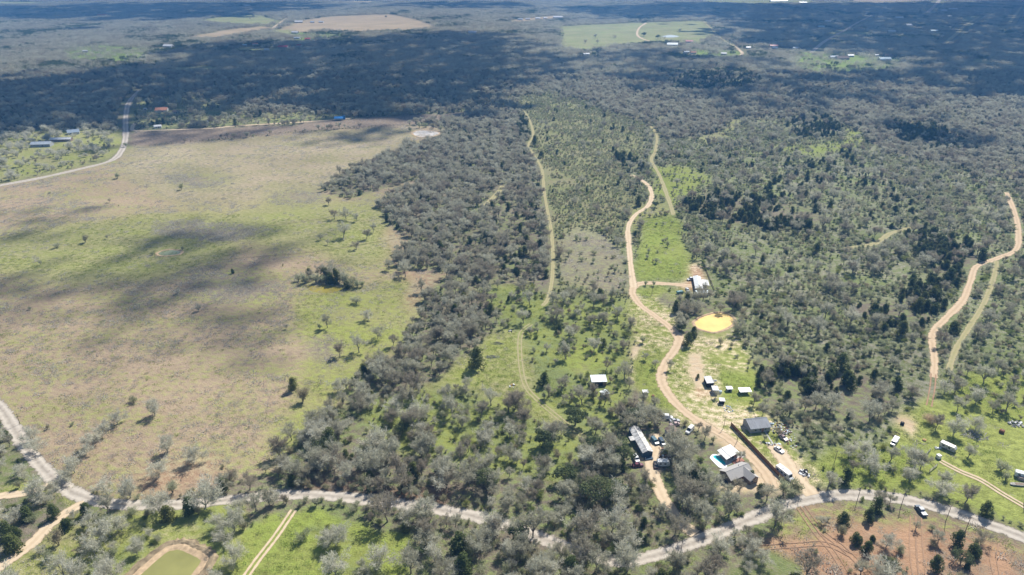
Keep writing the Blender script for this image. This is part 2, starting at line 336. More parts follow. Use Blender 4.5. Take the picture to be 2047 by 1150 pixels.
# ------------------------------------------------------------------ ground sheet
def build_ground():
    ys = [-9000, -3000, -800, -200, 0, 80, 130]
    y = 140.0
    while y < 6000: ys.append(y); y += max(0.9, y*0.0062)
    ys += [7000, 9000, 12000]
    ys = np.array(ys); NC = 620
    u = np.linspace(-1, 1, NC)
    hw = np.maximum(ys, 140)*0.80+50
    X = hw[:, None]*u[None, :]; Y = np.repeat(ys[:, None], NC, 1)
    X = np.concatenate([np.full((len(ys),1), -13000.), X, np.full((len(ys),1), 13000.)], 1)
    Y = np.concatenate([Y[:, :1], Y, Y[:, :1]], 1)
    R, K = X.shape
    X += (vnoise(X*3.1, Y*2.7, 3)-.5)*np.minimum(0.5, Y*0)  # keep grid regular
    v = np.stack([X.ravel(), Y.ravel(), np.zeros(R*K)], 1)
    i = np.arange(R*K).reshape(R, K)
    q = np.stack([i[:-1,:-1], i[:-1,1:], i[1:,1:], i[1:,:-1]], -1).reshape(-1, 4)
    me = bpy.data.meshes.new('ground')
    me.vertices.add(R*K); me.vertices.foreach_set('co', v.ravel().astype(np.float32))
    me.loops.add(q.size); me.loops.foreach_set('vertex_index', q.ravel().astype(np.int32))
    me.polygons.add(len(q)); me.polygons.foreach_set('loop_start', (np.arange(len(q))*4).astype(np.int32)); me.polygons.foreach_set('loop_total', np.full(len(q), 4, np.int32))
    me.update(calc_edges=True)
    A = np.array([CLS[k][0] for k in CKEYS]); B = np.array([CLS[k][1] for k in CKEYS]); M = np.array([CLS[k][2] for k in CKEYS])
    cl = cover(v[:,0], v[:,1])
    # let neighbouring covers run into each other, most of all within the pasture
    past = np.isin(cl, [CIDX[k] for k in ('P','PT','PG','PG2','PB','PR')]).reshape(R, K)
    scrub = np.isin(cl, [CIDX[k] for k in ('T','TL','BF','LG','GS','GP','TC','RD','RT','RG','TM','TM2','GF','RC','TG')]).reshape(R, K)
    dat = np.concatenate([A[cl], B[cl], M[cl][:,None]], 1).reshape(R, K, 7)
    for it in range(40):
        q = dat.copy()
        q[1:-1,1:-1] = (dat[1:-1,1:-1]*2+dat[:-2,1:-1]+dat[2:,1:-1]+dat[1:-1,:-2]+dat[1:-1,2:])/6
        if it >= 3:
            mk = past.copy(); mk[1:-1,1:-1] &= past[:-2,1:-1] & past[2:,1:-1] & past[1:-1,:-2] & past[1:-1,2:]
            q = np.where(mk[...,None], q, dat)
        dat = q
    for it in range(9):
        q = dat.copy(); q[1:-1,1:-1] = (dat[1:-1,1:-1]*2+dat[:-2,1:-1]+dat[2:,1:-1]+dat[1:-1,:-2]+dat[1:-1,2:])/6
        dat = np.where(scrub[...,None], q, dat)
    dat = dat.reshape(-1, 7)
    for nm, arr in (('colA', dat[:,:3]), ('colB', dat[:,3:6])):
        at = me.attributes.new(nm, 'FLOAT_COLOR', 'POINT')
        at.data.foreach_set('color', np.concatenate([arr, np.ones((len(arr),1))], 1).ravel().astype(np.float32))
    at = me.attributes.new('share', 'FLOAT', 'POINT'); at.data.foreach_set('value', dat[:,6].astype(np.float32))
    o = bpy.data.objects.new('ground', me); C.objects.link(o); structure(o)
    m, t, b = nodemat('ground_cover'); L = t.links.new
    def attr(n):
        a = t.nodes.new('ShaderNodeAttribute'); a.attribute_name = n; return a
    geo = t.nodes.new('ShaderNodeNewGeometry')
    def noise(scale, detail=3, st=None):
        n = t.nodes.new('ShaderNodeTexNoise'); n.inputs['Scale'].default_value = scale; n.inputs['Detail'].default_value = detail
        mp = t.nodes.new('ShaderNodeMapping'); L(geo.outputs['Position'], mp.inputs[0]); L(mp.outputs[0], n.inputs['Vector'])
        if st: mp.inputs['Scale'].default_value = st[:3]; mp.inputs['Rotation'].default_value = (0, 0, st[3])
        return n
    def math_(op, a, bb, c=None):
        n = t.nodes.new('ShaderNodeMath'); n.operation = op
        for s, val in zip(n.inputs, (a, bb, c)):
            if val is None: continue
            if isinstance(val, (int, float)): s.default_value = val
            else: L(val, s)
        return n.outputs[0]
    n1 = noise(0.30, 5, (1, 1.3, 1, 0.5)).outputs[0]; n2 = noise(0.035, 4, (0.7, 1.4, 1, 0.3)).outputs[0]; n3 = noise(1.6, 4).outputs[0]; n4 = noise(0.012, 2).outputs[0]
    s = math_('ADD', math_('MULTIPLY', n1, 0.42), math_('ADD', math_('MULTIPLY', n2, 0.34), math_('MULTIPLY', n3, 0.24)))
    f = math_('ADD', math_('MULTIPLY', math_('SUBTRACT', s, 0.5), 8.0), attr('share').outputs['Fac'])
    cl_ = t.nodes.new('ShaderNodeClamp'); L(f, cl_.inputs[0])
    mix = t.nodes.new('ShaderNodeMix'); mix.data_type = 'RGBA'
    L(cl_.outputs[0], mix.inputs['Factor']); L(attr('colA').outputs['Color'], mix.inputs['A']); L(attr('colB').outputs['Color'], mix.inputs['B'])
    val = math_('ADD', math_('MULTIPLY', n3, 0.9), math_('ADD', math_('MULTIPLY', n1, 0.9), math_('ADD', math_('MULTIPLY', n4, 0.6), -0.20)))
    hs = t.nodes.new('ShaderNodeHueSaturation'); L(val, hs.inputs['Value']); L(mix.outputs['Result'], hs.inputs['Color'])
    L(hs.outputs[0], b.inputs['Base Color']); b.inputs['Roughness'].default_value = 0.95; b.inputs['Specular IOR Level'].default_value = 0.05
    bp = t.nodes.new('ShaderNodeBump'); bp.inputs['Strength'].default_value = 0.9; bp.inputs['Distance'].default_value = 0.55
    L(math_('ADD', n1, math_('MULTIPLY', n3, 0.5)), bp.inputs['Height']); L(bp.outputs[0], b.inputs['Normal'])
    me.materials.append(m)
build_ground()

# ------------------------------------------------------------------ roads and tracks
ROADSEGS = []     # (ax, ay, bx, by, half width) for keeping trees off
def roadmat(name, c1, c2, edge):
    if name in MATS: return MATS[name]
    m, t, b = nodemat(name); L = t.links.new
    geo = t.nodes.new('ShaderNodeNewGeometry'); at = t.nodes.new('ShaderNodeAttribute'); at.attribute_name = 'across'
    n = t.nodes.new('ShaderNodeTexNoise'); n.inputs['Scale'].default_value = 0.55; n.inputs['Detail'].default_value = 6; L(geo.outputs['Position'], n.inputs['Vector'])
    n2 = t.nodes.new('ShaderNodeTexNoise'); n2.inputs['Scale'].default_value = 0.12; n2.inputs['Detail'].default_value = 3; L(geo.outputs['Position'], n2.inputs['Vector'])
    # wheel paths: two paler bands at 0.45 of the half width
    d = t.nodes.new('ShaderNodeMath'); d.operation = 'SUBTRACT'; L(at.outputs['Fac'], d.inputs[0]); d.inputs[1].default_value = 0.45
    ab = t.nodes.new('ShaderNodeMath'); ab.operation = 'ABSOLUTE'; L(d.outputs[0], ab.inputs[0])
    s = t.nodes.new('ShaderNodeMath'); s.operation = 'MULTIPLY_ADD'; L(n.outputs[0], s.inputs[0]); s.inputs[1].default_value = 0.9; s.inputs[2].default_value = -0.38
    s2 = t.nodes.new('ShaderNodeMath'); s2.operation = 'ADD'; L(ab.outputs[0], s2.inputs[0]); L(s.outputs[0], s2.inputs[1])
    r = t.nodes.new('ShaderNodeValToRGB'); e = r.color_ramp.elements; e[0].position = 0.05; e[1].position = 0.75
    e[0].color = c1+(1,); e[1].color = c2+(1,); L(s2.outputs[0], r.inputs[0])
    L(r.outputs[0], b.inputs['Base Color']); b.inputs['Roughness'].default_value = 0.95; b.inputs['Specular IOR Level'].default_value = 0.05
    # frayed edges: the gravel thins out into the verge
    ed = t.nodes.new('ShaderNodeMath'); ed.operation = 'MULTIPLY_ADD'; L(n.outputs[0], ed.inputs[0]); ed.inputs[1].default_value = 0.9; ed.inputs[2].default_value = -0.45
    e2 = t.nodes.new('ShaderNodeMath'); e2.operation = 'ADD'; L(at.outputs['Fac'], e2.inputs[0]); L(ed.outputs[0], e2.inputs[1])
    gt = t.nodes.new('ShaderNodeMapRange'); gt.inputs[1].default_value = edge; gt.inputs[2].default_value = edge+0.22; L(e2.outputs[0], gt.inputs[0])
    tr = t.nodes.new('ShaderNodeBsdfTransparent'); mx = t.nodes.new('ShaderNodeMixShader')
    L(gt.outputs[0], mx.inputs[0]); L(b.outputs[0], mx.inputs[1]); L(tr.outputs[0], mx.inputs[2]); L(mx.outputs[0], t.nodes['Material Output'].inputs[0])
    MATS[name] = m; return m
RM_GRAVEL = roadmat('pale_gravel', (.53,.475,.40), (.25,.215,.175), 0.70)
RM_DIRT = roadmat('tan_dirt', (.58,.45,.305), (.44,.32,.205), 0.70)
RM_SAND = roadmat('sandy_dirt', (.62,.50,.35), (.50,.38,.25), 0.80)
RM_RED = roadmat('red_dirt', (.385,.245,.155), (.30,.20,.13), 0.32)
RM_GRASS = roadmat('worn_grass_track', (.38,.335,.19), (.30,.28,.13), 0.55)
ribz = [0.03]
def ribbon(name, pix, width, m, keep=1.0, ruts=None, jit=0.12, n=7):
    pts = smooth([G(*p) for p in pix], n)
    z = ribz[0]; ribz[0] += 0.006
    V = []; F = []; acr = []
    lanes = [(0.0, width)] if not ruts else [(-ruts/2, width), (ruts/2, width)]
    for off, w in lanes:
        o = len(V)
        for i, p in enumerate(pts):
            d = pts[min(i+1, len(pts)-1)]-pts[max(i-1, 0)]; d.z = 0; d.normalize(); nn = Vector((-d.y, d.x, 0))
            w2 = w*0.62*(1+random.uniform(-jit, jit)*.6)*(.82+.4*float(vnoise(np.array([p.x/11]), np.array([p.y/11]), 77)[0]))
            for k, tt in enumerate((-1, -.5, 0, .5, 1)):
                V.append(tuple(p+nn*(off+tt*w2)+Vector((0,0,z)))); acr.append(abs(tt))
            if i:
                for k in range(4): a = o+(i-1)*5+k; F.append((a+1, a, a+5, a+6))
    me = bpy.data.meshes.new(name); me.from_pydata(V, [], F); me.materials.append(m)
    at = me.attributes.new('across', 'FLOAT', 'POINT'); at.data.foreach_set('value', np.array(acr, np.float32))
    o = bpy.data.objects.new(name, me); C.objects.link(o); structure(o)
    for i in range(len(pts)-1):
        ROADSEGS.append((pts[i].x, pts[i].y, pts[i+1].x, pts[i+1].y, (width/2 if not ruts else ruts/2+width/2)*keep))
    return o
COUNTY = [(-80,740),(0,815),(25,852),(60,905),(95,945),(135,978),(190,1001),(270,1010),(370,1008),(470,998),(560,990),(640,990),(740,1000),(870,1018),(960,1035),(1060,1068),(1150,1100),(1240,1122),(1330,1105),(1430,1068),(1520,1030),(1600,1002),(1680,990),(1760,992),(1840,1006),(1930,1032),(2047,1075),(2160,1125)]
ribbon('gravel_road', COUNTY, 5.4, RM_GRAVEL, 1.0, jit=.05)
ribbon('gravel_road', [(-60,384),(0,371),(80,356),(160,338),(220,322),(242,303),(251,275),(251,240),(255,212),(264,196),(280,180)], 6.5, RM_GRAVEL, 2.6)
DRIVE = [(1545,975),(1530,945),(1495,908),(1450,873),(1400,845),(1360,815),(1332,782),(1322,755),(1330,725),(1350,697),(1357,676),(1340,655),(1310,632),(1280,610),(1265,588),(1268,573),(1290,566),(1340,568),(1385,572)]
ribbon('dirt_drive', DRIVE, 4.6, RM_DIRT, 1.3)
ribbon('dirt_track', [(1267,575),(1262,540),(1258,500),(1256,455),(1270,430),(1295,412),(1303,392),(1298,375),(1285,362),(1262,350)], 3.6, RM_SAND, 1.6)
ribbon('dirt_track', [(1347,430),(1335,395),(1318,350),(1302,320),(1310,302),(1313,270),(1300,252)], 4.2, RM_GRASS, 1.5)
ribbon('dirt_track', [(1085,612),(1098,590),(1105,540),(1104,480),(1098,440),(1088,385),(1083,338),(1062,302),(1056,290),(1066,268),(1056,235),(1040,215),(1018,203)], 3.2, RM_GRASS, 1.4)
ribbon('wheel_track', [(1062,648),(1041,668),(1040,720),(1050,770),(1075,800),(1110,830),(1150,862),(1190,890)], .9, RM_GRASS, 1.6, ruts=1.8)
ribbon('dirt_track', [(2012,385),(2030,430),(2036,470),(2030,500),(1990,518),(1952,533),(1941,560),(1925,600),(1892,635),(1864,668),(1868,720),(1866,755)], 3.7, RM_DIRT, 1.4)
ribbon('wheel_track', [(1866,748),(1864,775),(1857,812)], 1.1, RM_RED, 1.6, ruts=2.0)
ribbon('worn_path', [(1992,522),(1985,560),(1965,610),(1940,650),(1910,700),(1897,740)], 3.6, RM_GRASS, 1.1)
ribbon('worn_path', [(1690,497),(1750,487),(1782,466),(1838,452)], 5.0, RM_GRASS, 1.2)
ribbon('sandy_drive', [(1625,990),(1598,962),(1575,930),(1558,905),(1545,888)], 5.0, RM_SAND, 1.2)
ribbon('sandy_drive', [(1306,868),(1312,893),(1302,925),(1312,965),(1332,1005),(1362,1045),(1390,1068)], 4.4, RM_SAND, 1.25)
ribbon('dirt_track', [(-40,1165),(0,1135),(60,1090),(100,1050),(138,1022),(170,1006)], 3.8, RM_SAND, 1.4)
ribbon('dirt_track', [(-40,1000),(0,992),(60,984),(105,968)], 3.0, RM_SAND, 1.3)
ribbon('wheel_track', [(587,1020),(552,1072),(515,1120),(480,1170)], 0.85, RM_SAND, 1.6, ruts=1.8)
ribbon('wheel_track', [(1880,922),(1920,943),(1960,960),(2005,988),(2060,1020)], 0.9, RM_SAND, 1.6, ruts=1.7)
ribbon('worn_path', [(1006,372),(990,392),(968,412)], 6.0, RM_GRASS, 1.1)
for ru in ([(1604,1012),(1640,1060),(1690,1100),(1750,1162)],[(1597,1015),(1632,1066),(1665,1105),(1700,1162)],[(1826,1032),(1824,1080),(1826,1120),(1832,1162)],[(1836,1034),(1838,1090),(1845,1162)],[(1500,1097),(1590,1090),(1650,1088),(1700,1110)],[(1990,1085),(1985,1115),(1995,1162)]):
    ribbon('wheel_track', ru, .7, RM_RED, .3, ruts=1.9)
RM_TRAIL = roadmat('cattle_trail_earth', (.23,.20,.11), (.26,.23,.125), 0.5)
for tr in ([(430,521),(520,513),(600,507),(660,499),(720,490),(790,478)],[(540,452),(600,444),(640,438),(700,425)]):
    ribbon('cattle_trail', tr, .6, RM_TRAIL, .3)
ribbon('lane', [(272,246),(265,254),(272,262),(340,260),(420,257),(475,252),(560,247),(640,242),(700,237)], 4.6, RM_SAND, 1.3)
ribbon('far_road', [(1745,30),(1715,45),(1690,60),(1650,82),(1622,105)], 9.0, RM_GRAVEL, 5)
ribbon('far_road', [(1882,-6),(1872,8),(1855,25),(1862,28)], 16.0, RM_GRAVEL, 4)
ribbon('far_track', [(1958,33),(1930,50),(1912,68),(1885,90)], 14.0, RM_GRASS, 3.5)
ribbon('far_track', [(2042,14),(2028,32),(2015,50)], 14.0, RM_GRASS, 3.5)
ribbon('far_track', [(1292,46),(1278,56),(1274,70),(1290,80),(1325,86)], 6.0, RM_SAND, 1.4)
ribbon('far_track', [(1464,90),(1476,99),(1484,107),(1478,113)], 7.0, RM_SAND, 1.5)
ribbon('far_track', [(575,36),(560,46),(541,60)], 9.0, RM_SAND, 1.6)
ribbon('far_track', [(1405,41),(1420,56),(1440,76),(1470,95)], 7.0, RM_GRASS, 1.5)

# ------------------------------------------------------------------ keep-out discs: buildings, vehicles, yards
KEEP = []
def keepout(px, py, r, z=0.0):
    p = G(px, py, z); KEEP.append((p.x, p.y, r))




# ------------------------------------------------------------------ ponds
def watermat(name, col, rough=.06, spec=.5, mixd=1.0):
    m, t, b = nodemat(name); L = t.links.new
    n = t.nodes.new('ShaderNodeTexNoise'); n.inputs['Scale'].default_value = .12; n.inputs['Detail'].default_value = 3
    g = t.nodes.new('ShaderNodeNewGeometry'); L(g.outputs['Position'], n.inputs['Vector'])
    r = t.nodes.new('ShaderNodeValToRGB'); e = r.color_ramp.elements; e[0].position = .3; e[1].position = .7
    e[0].color = tuple(c*.86 for c in col)+(1,); e[1].color = tuple(min(1, c*1.1) for c in col)+(1,)
    L(n.outputs[0], r.inputs[0]); L(r.outputs[0], b.inputs['Base Color'])
    b.inputs['Roughness'].default_value = rough; b.inputs['Specular IOR Level'].default_value = spec
    w = t.nodes.new('ShaderNodeTexNoise'); w.inputs['Scale'].default_value = 1.3; L(g.outputs['Position'], w.inputs['Vector'])
    bp = t.nodes.new('ShaderNodeBump'); bp.inputs['Strength'].default_value = .10; bp.inputs['Distance'].default_value = .1; L(w.outputs[0], bp.inputs['Height']); L(bp.outputs[0], b.inputs['Normal'])
    return m
BANK = mat('bank_sand', (.50,.37,.235), .95, var=.2, scale=.6, spec=.05)
BERM = mat('berm_earth', (.30,.235,.15), .95, var=.3, scale=.5, spec=.05)
def ring_mesh(name, inner, prof, m, jit=.12):
    "a bank round a pond: profile of (distance outwards, height)"
    n = len(inner); cx = sum(p.x for p in inner)/n; cy = sum(p.y for p in inner)/n; mb = MB(); V = []
    nor = []
    for i in range(n):
        d = inner[(i+1)%n]-inner[i-1]; q = Vector((d.y, -d.x, 0)); q.normalize()
        if q.dot(inner[i]-Vector((cx,cy,0))) < 0: q = -q
        nor.append(q)
    for d, h in prof:
        for i in range(n):
            p = inner[i]+nor[i]*d*(1+random.uniform(-jit,jit)); V.append((p.x, p.y, h*(1+random.uniform(-jit,jit))))
    F = [(k*n+i, k*n+(i+1)%n, (k+1)*n+(i+1)%n, (k+1)*n+i) for k in range(len(prof)-1) for i in range(n)]
    mb.add(V, F); o = mb.obj(name, m); return structure(o)
def pond(pix, m, bank=None, berm=None, z=.06, name='pond_water'):
    P = [G(*p) for p in pix]; P = smooth(P+[P[0]], 5)[:-1]
    mb = MB(); mb.add([(p.x,p.y,z) for p in P], [tuple(range(len(P)))]); o = structure(mb.obj(name, m))
    if bank: ring_mesh('pond_bank', P, [(-.5,.02),(.4,.14),(bank,.30),(bank+.9,.26),(bank+1.3,.02)], BANK)
    if berm: ring_mesh('pond_berm', P, [(bank+.6,.24),(bank+1.4,.50),(bank+berm*.6,.62),(bank+berm,.01)], BERM)
    return o
pond([(262,1172),(280,1150),(329,1107),(346,1100),(361,1099),(375,1105),(399,1117),(401,1126),(383,1150),(368,1172)], watermat('green_water', (.27,.26,.085), .08, .5), 1.5, 3.6)
pond([(1388,645),(1400,636),(1420,629),(1437,626),(1455,629),(1466,638),(1464,648),(1448,658),(1428,664),(1410,661),(1394,655)], watermat('yellow_water', (.82,.56,.18), .35, .2), .35)
pond([(315,507),(326,502),(345,500),(360,503),(358,508),(338,511),(322,511)], watermat('pale_water', (.22,.24,.12), .2, .3), .5)
pond([(825,266),(838,261),(860,262),(878,266),(866,272),(845,274),(830,271)], watermat('sky_pale_water', (.60,.55,.49), .3, .3), 1.4)  # pale base colour stands in for the sky reflected on this pond
pond([(612,573),(630,571),(655,571),(678,575),(682,580),(655,586),(625,583)], watermat('muddy_water', (.30,.25,.05), .06))
pond([(275,117),(285,112),(300,110),(306,113),(295,118),(282,120)], watermat('far_water', (.7,.7,.7), .05), z=.1)
pond([(1322,73),(1340,70),(1358,73),(1345,75),(1330,75)], MATS.setdefault('fw', watermat('far_water_b', (.72,.72,.70), .05)), z=.1)

keepout(1410,646,9.5); keepout(1427,646,12); keepout(1448,645,9.5); keepout(1427,668,8); keepout(1400,664,7)
keepout(345,1125,13); keepout(372,1135,12); keepout(395,1150,7); keepout(320,1140,12); keepout(340,1165,12)
# ------------------------------------------------------------------ building materials
M_ROOFG = mat('grey_shingles', (.42,.40,.375), .9, var=.15, scale=5)
M_ROOFB = mat('brown_shingles', (.20,.15,.12), .9, var=.3, scale=1.2)
M_WHITE = mat('white_metal', (.68,.68,.67), .45, var=.08, scale=.8)
M_SILVER = mat('silver_metal', (.50,.54,.57), .45, .2, var=.12, scale=.6)
M_RUSTY = mat('streaked_metal', (.56,.55,.53), .5, .2, var=.35, scale=1.3, streak=(1,.25,1))
M_BLUEG = mat('blue_grey_metal', (.15,.165,.19), .55, .15, var=.18, scale=1.0, streak=(1.5,.2,1))
M_WALLB = mat('brick_wall', (.27,.20,.16), .9, var=.2, scale=3)
M_WALLW = mat('white_siding', (.62,.61,.57), .8, var=.06, scale=2)
M_WALLG = mat('grey_siding', (.36,.37,.38), .8, var=.1, scale=2)
M_WALLD = mat('dark_blue_siding', (.06,.10,.15), .8, var=.15, scale=2)
M_WOOD = mat('weathered_wood', (.27,.20,.14), .9, var=.25, scale=3)
M_CEDARW = mat('fence_boards', (.26,.14,.07), .85, var=.2, scale=2.5)
M_DARK = mat('dark_opening', (.02,.02,.022), .9)
M_PANE = mat('window_glass', (.05,.065,.08), .08, spec=.5)
M_FRAME = mat('window_frame', (.7,.7,.68), .6)
M_CONC = mat('concrete', (.50,.48,.45), .9, var=.12, scale=1.2)
M_DECKW = mat('white_pool_deck', (.80,.80,.78), .8, var=.05)
M_RED = mat('red_boards', (.36,.10,.07), .8, var=.15)
M_TYRE = mat('tyre_rubber', (.025,.025,.025), .9); M_RIM = mat('wheel_rim', (.45,.45,.46), .4, .6)
M_ORANGE = mat('orange_tiles', (.55,.25,.15), .85, var=.2); M_BLUE = mat('blue_canopy_sheet', (.02,.19,.50), .5)
M_GLASSC = mat('car_glass', (.02,.028,.035), .05, spec=.6); M_LAMP = mat('car_lamp', (.75,.75,.7), .2); M_TAIL = mat('tail_lamp', (.35,.02,.02), .3)
M_GREY = mat('grey_scrap', (.33,.33,.33), .7, var=.3); M_RUST = mat('rust', (.22,.10,.05), .9, var=.3); M_TEAL = mat('teal_cover', (.12,.25,.26), .6)
M_PLAST = mat('white_plastic', (.75,.76,.75), .5); M_LBLUE = mat('light_blue_plastic', (.45,.56,.68), .5); M_HAY = mat('straw_bale', (.48,.30,.13), .95, var=.2, scale=4)
M_POLE = mat('creosoted_pole', (.16,.125,.095), .9, var=.2); M_GREYW = mat('silvered_timber', (.40,.38,.35), .9, var=.3, scale=2)

def wall_openings(root, L, W, eave, nwin, door, side_windows=True):
    for sgn in (-1, 1):
        xs = [(-.5+(k+1)/(nwin+1))*L for k in range(nwin)] if nwin else []
        for k, x in enumerate(xs):
            w = MB(); yy = sgn*(W/2+.02); w.box((x, yy, eave*.56), (1.15,.06,1.1)); f = w.obj('window', M_FRAME, root)
            q = MB(); q.box((x, yy+sgn*.035, eave*.56), (.95,.03,.9)); q.obj('pane', M_PANE, f)
    if door:
        w = MB(); w.box((L*.12, -W/2-.03, 1.02), (.95,.07,2.0)); d = w.obj('door', mat('door_paint',(.25,.13,.09),.6), root)
        q = MB(); q.box((L*.12+.35, -W/2-.09, 1.0), (.08,.06,.12)); q.obj('handle', M_RIM, d)
def gable(name, label, cat, c, rz, L, W, eave, ridge, roofm, wallm, nwin=2, door=True, over=.4, group=None, ribs=0.0, ridge_off=0.0, chimney=False):
    root = thing(name, label, cat, (c.x, c.y, 0), rz, group)
    w = MB(); hx, hy = L/2, W/2
    w.add([(-hx,-hy,-.05),(hx,-hy,-.05),(hx,hy,-.05),(-hx,hy,-.05),(-hx,-hy,eave),(hx,-hy,eave),(hx,hy,eave),(-hx,hy,eave),(-hx,ridge_off,ridge-.14),(hx,ridge_off,ridge-.14)],
          [(0,1,5,4),(2,3,7,6),(1,2,6,9,5),(3,0,4,8,7)]); w.obj('wall', wallm, root)
    r = MB(); ox = hx+over*.7
    for s in (-1, 1):
        ye = s*(hy+over); dy = abs(ye-ridge_off); ze = eave-(ridge-eave)*over/max(abs(s*hy-ridge_off),.1)
        a = (-ox, ye, ze); b = (ox, ye, ze); cc = (ox, ridge_off, ridge); d = (-ox, ridge_off, ridge)
        if s < 0: r.slab(a, b, cc, d, .1)
        else: r.slab(b, a, d, cc, .1)
    ro = r.obj('roof', roofm, root)
    rc = MB(); rc.box((0, ridge_off, ridge+.02), (2*ox,.35,.06)); rc.obj('ridge_cap', roofm, ro)
    if ribs:
        k = MB(); n = int(2*ox/ribs)
        for i in range(n+1):
            x = -ox+.04+i*(2*ox-.08)/n
            for s in (-1, 1):
                ye = s*(hy+over); ze = eave-(ridge-eave)*over/max(abs(s*hy-ridge_off),.1)
                k.slab((x-.03, ye, ze+.05), (x+.03, ye, ze+.05), (x+.03, ridge_off, ridge+.05), (x-.03, ridge_off, ridge+.05), .06)
        kk = k.obj('roof_ribs', roofm, ro); kk['kind'] = 'stuff'
    if chimney:
        q = MB(); q.box((L*.2, W*.15, ridge-.1), (.7,.7,1.3)); q.obj('chimney', M_WALLB, ro)
    wall_openings(root, L, W, eave, nwin, door)
    KEEP.append((c.x, c.y, max(L, W)*.55+1.0))
    return root
def shed(name, label, c, rz, L, W, h1, h2, roofm, wallm, cat='shed', group=None, openfront=True, over=.25, posts=False):
    "lean-to shed: roof falls from h1 at +y to h2 at -y"
    root = thing(name, label, cat, (c.x, c.y, 0), rz, group); hx, hy = L/2, W/2
    if not posts:
        w = MB(); w.add([(-hx,-hy,-.05),(hx,-hy,-.05),(hx,hy,-.05),(-hx,hy,-.05),(-hx,-hy,h2-.1),(hx,-hy,h2-.1),(hx,hy,h1-.1),(-hx,hy,h1-.1)], [(0,1,5,4),(1,2,6,5),(2,3,7,6),(3,0,4,7)]); w.obj('wall', wallm, root)
        if openfront:
            d = MB(); d.box((0,-hy-.02,h2*.44), (L*.5,.06,h2*.8)); d.obj('door', M_DARK, root)  # near-black panel: the shade inside the open front, put into its colour
    else:
        for sx in (-1,1):
            for sy in (-1,1):
                q = MB(); q.tube([(sx*(hx-.15),sy*(hy-.15),-.1),(sx*(hx-.15),sy*(hy-.15),(h1 if sy > 0 else h2)-.1)], .08, 6); q.obj('post', wallm, root)
        w = MB(); w.box((0,hy-.2,h1*.45), (L*.9,.1,h1*.9)); w.obj('back_wall', wallm, root)
    r = MB(); o = over; r.slab((-hx-o,-hy-o,h2),(hx+o,-hy-o,h2),(hx+o,hy+o,h1),(-hx-o,hy+o,h1), .09); ro = r.obj('roof', roofm, root)
    k = MB(); n = max(2, int(L/.9))
    for i in range(n+1):
        x = -hx+i*L/n; k.slab((x-.03,-hy-o,h2+.05),(x+.03,-hy-o,h2+.05),(x+.03,hy+o,h1+.05),(x-.03,hy+o,h1+.05), .055)
    kk = k.obj('roof_ribs', roofm, ro); kk['kind'] = 'stuff'
    KEEP.append((c.x, c.y, max(L, W)*.55+.8)); return root

# ------------------------------------------------------------------ the grey roofed house
th = math.radians(26); hc = G(1473, 935.5, 3.8)
root = thing('ranch_house', 'long grey shingled house with a front wing beside the swimming pool', 'house', (hc.x, hc.y, 0), th); root.scale = (.76,.76,.9)
EV, RD_ = 2.7, 4.5
w = MB(); w.prism([(-7,-4),(7,-4),(7,4),(-7,4)], -.05, EV); w.prism([(1.2,-8.6),(6.6,-8.6),(6.6,-4.003),(1.2,-4.003)], -.05, EV-.003)
w.add([(-7,-4,EV),(-7,4,EV),(-7,0,RD_-.15)], [(0,2,1)]); w.add([(7,-4,EV),(7,4,EV),(7,0,RD_-.15)], [(0,1,2)]); w.add([(1.2,-8.6,EV),(6.6,-8.6,EV),(3.9,-8.6,RD_-.3)], [(0,1,2)])
w.obj('wall', M_WALLB, root)
r = MB(); o_ = .55; ze = EV-(RD_-EV)*o_/4
r.slab((-7.6,-4.55,ze),(7.6,-4.55,ze),(7.6,0,RD_),(-7.6,0,RD_), .12); r.slab((7.6,4.55,ze),(-7.6,4.55,ze),(-7.6,0,RD_),(7.6,0,RD_), .12)
zr = RD_-.12
r.slab((.7,-9.2,EV-.2),(3.9,-9.2,zr),(3.9,0.2,zr),(.7,-3.6,EV-.2), .12); r.slab((3.9,-9.2,zr),(7.1,-9.2,EV-.2),(7.1,-3.6,EV-.2),(3.9,.2,zr), .12)
ro = r.obj('roof', M_ROOFG, root); q = MB(); q.box((0,0,RD_+.03), (15.2,.3,.06)); q.obj('ridge_cap', M_ROOFG, ro); q = MB(); q.box((2.5,1.4,4.2), (.3,.3,.9)); q.obj('vent_pipe', M_FRAME, ro)
for x in (-5,-2.4): 
    f = MB(); f.box((x,-4.03,1.5), (1.5,.06,1.2)); f_ = f.obj('window', M_FRAME, root); q = MB(); q.box((x,-4.07,1.5), (1.3,.03,1.0)); q.obj('pane', M_PANE, f_)
for x in (2.6,5.2):
    f = MB(); f.box((x,-8.63,1.5), (1.3,.06,1.2)); f_ = f.obj('window', M_FRAME, root); q = MB(); q.box((x,-8.67,1.5), (1.1,.03,1.0)); q.obj('pane', M_PANE, f_)
f = MB(); f.box((.2,-4.03,1.05), (1,.06,2.1)); f.obj('door', M_RED, root)
dk = MB(); dk.box((-8.6,-1.0,.35), (2.9,6.5,.12)); dk.obj('side_deck', mat('dark_deck',(.07,.065,.075),.8), root)
for sy in (-4.1,-1,2.1): q = MB(); q.tube([(-9.9,sy,-.05),(-9.9,sy,1.2)], .06, 5); q.obj('deck_post', M_WOOD, root)
KEEP.append((hc.x, hc.y, 8.5)); p = hc+Vector((5,-5,0)); KEEP.append((p.x, p.y, 7))
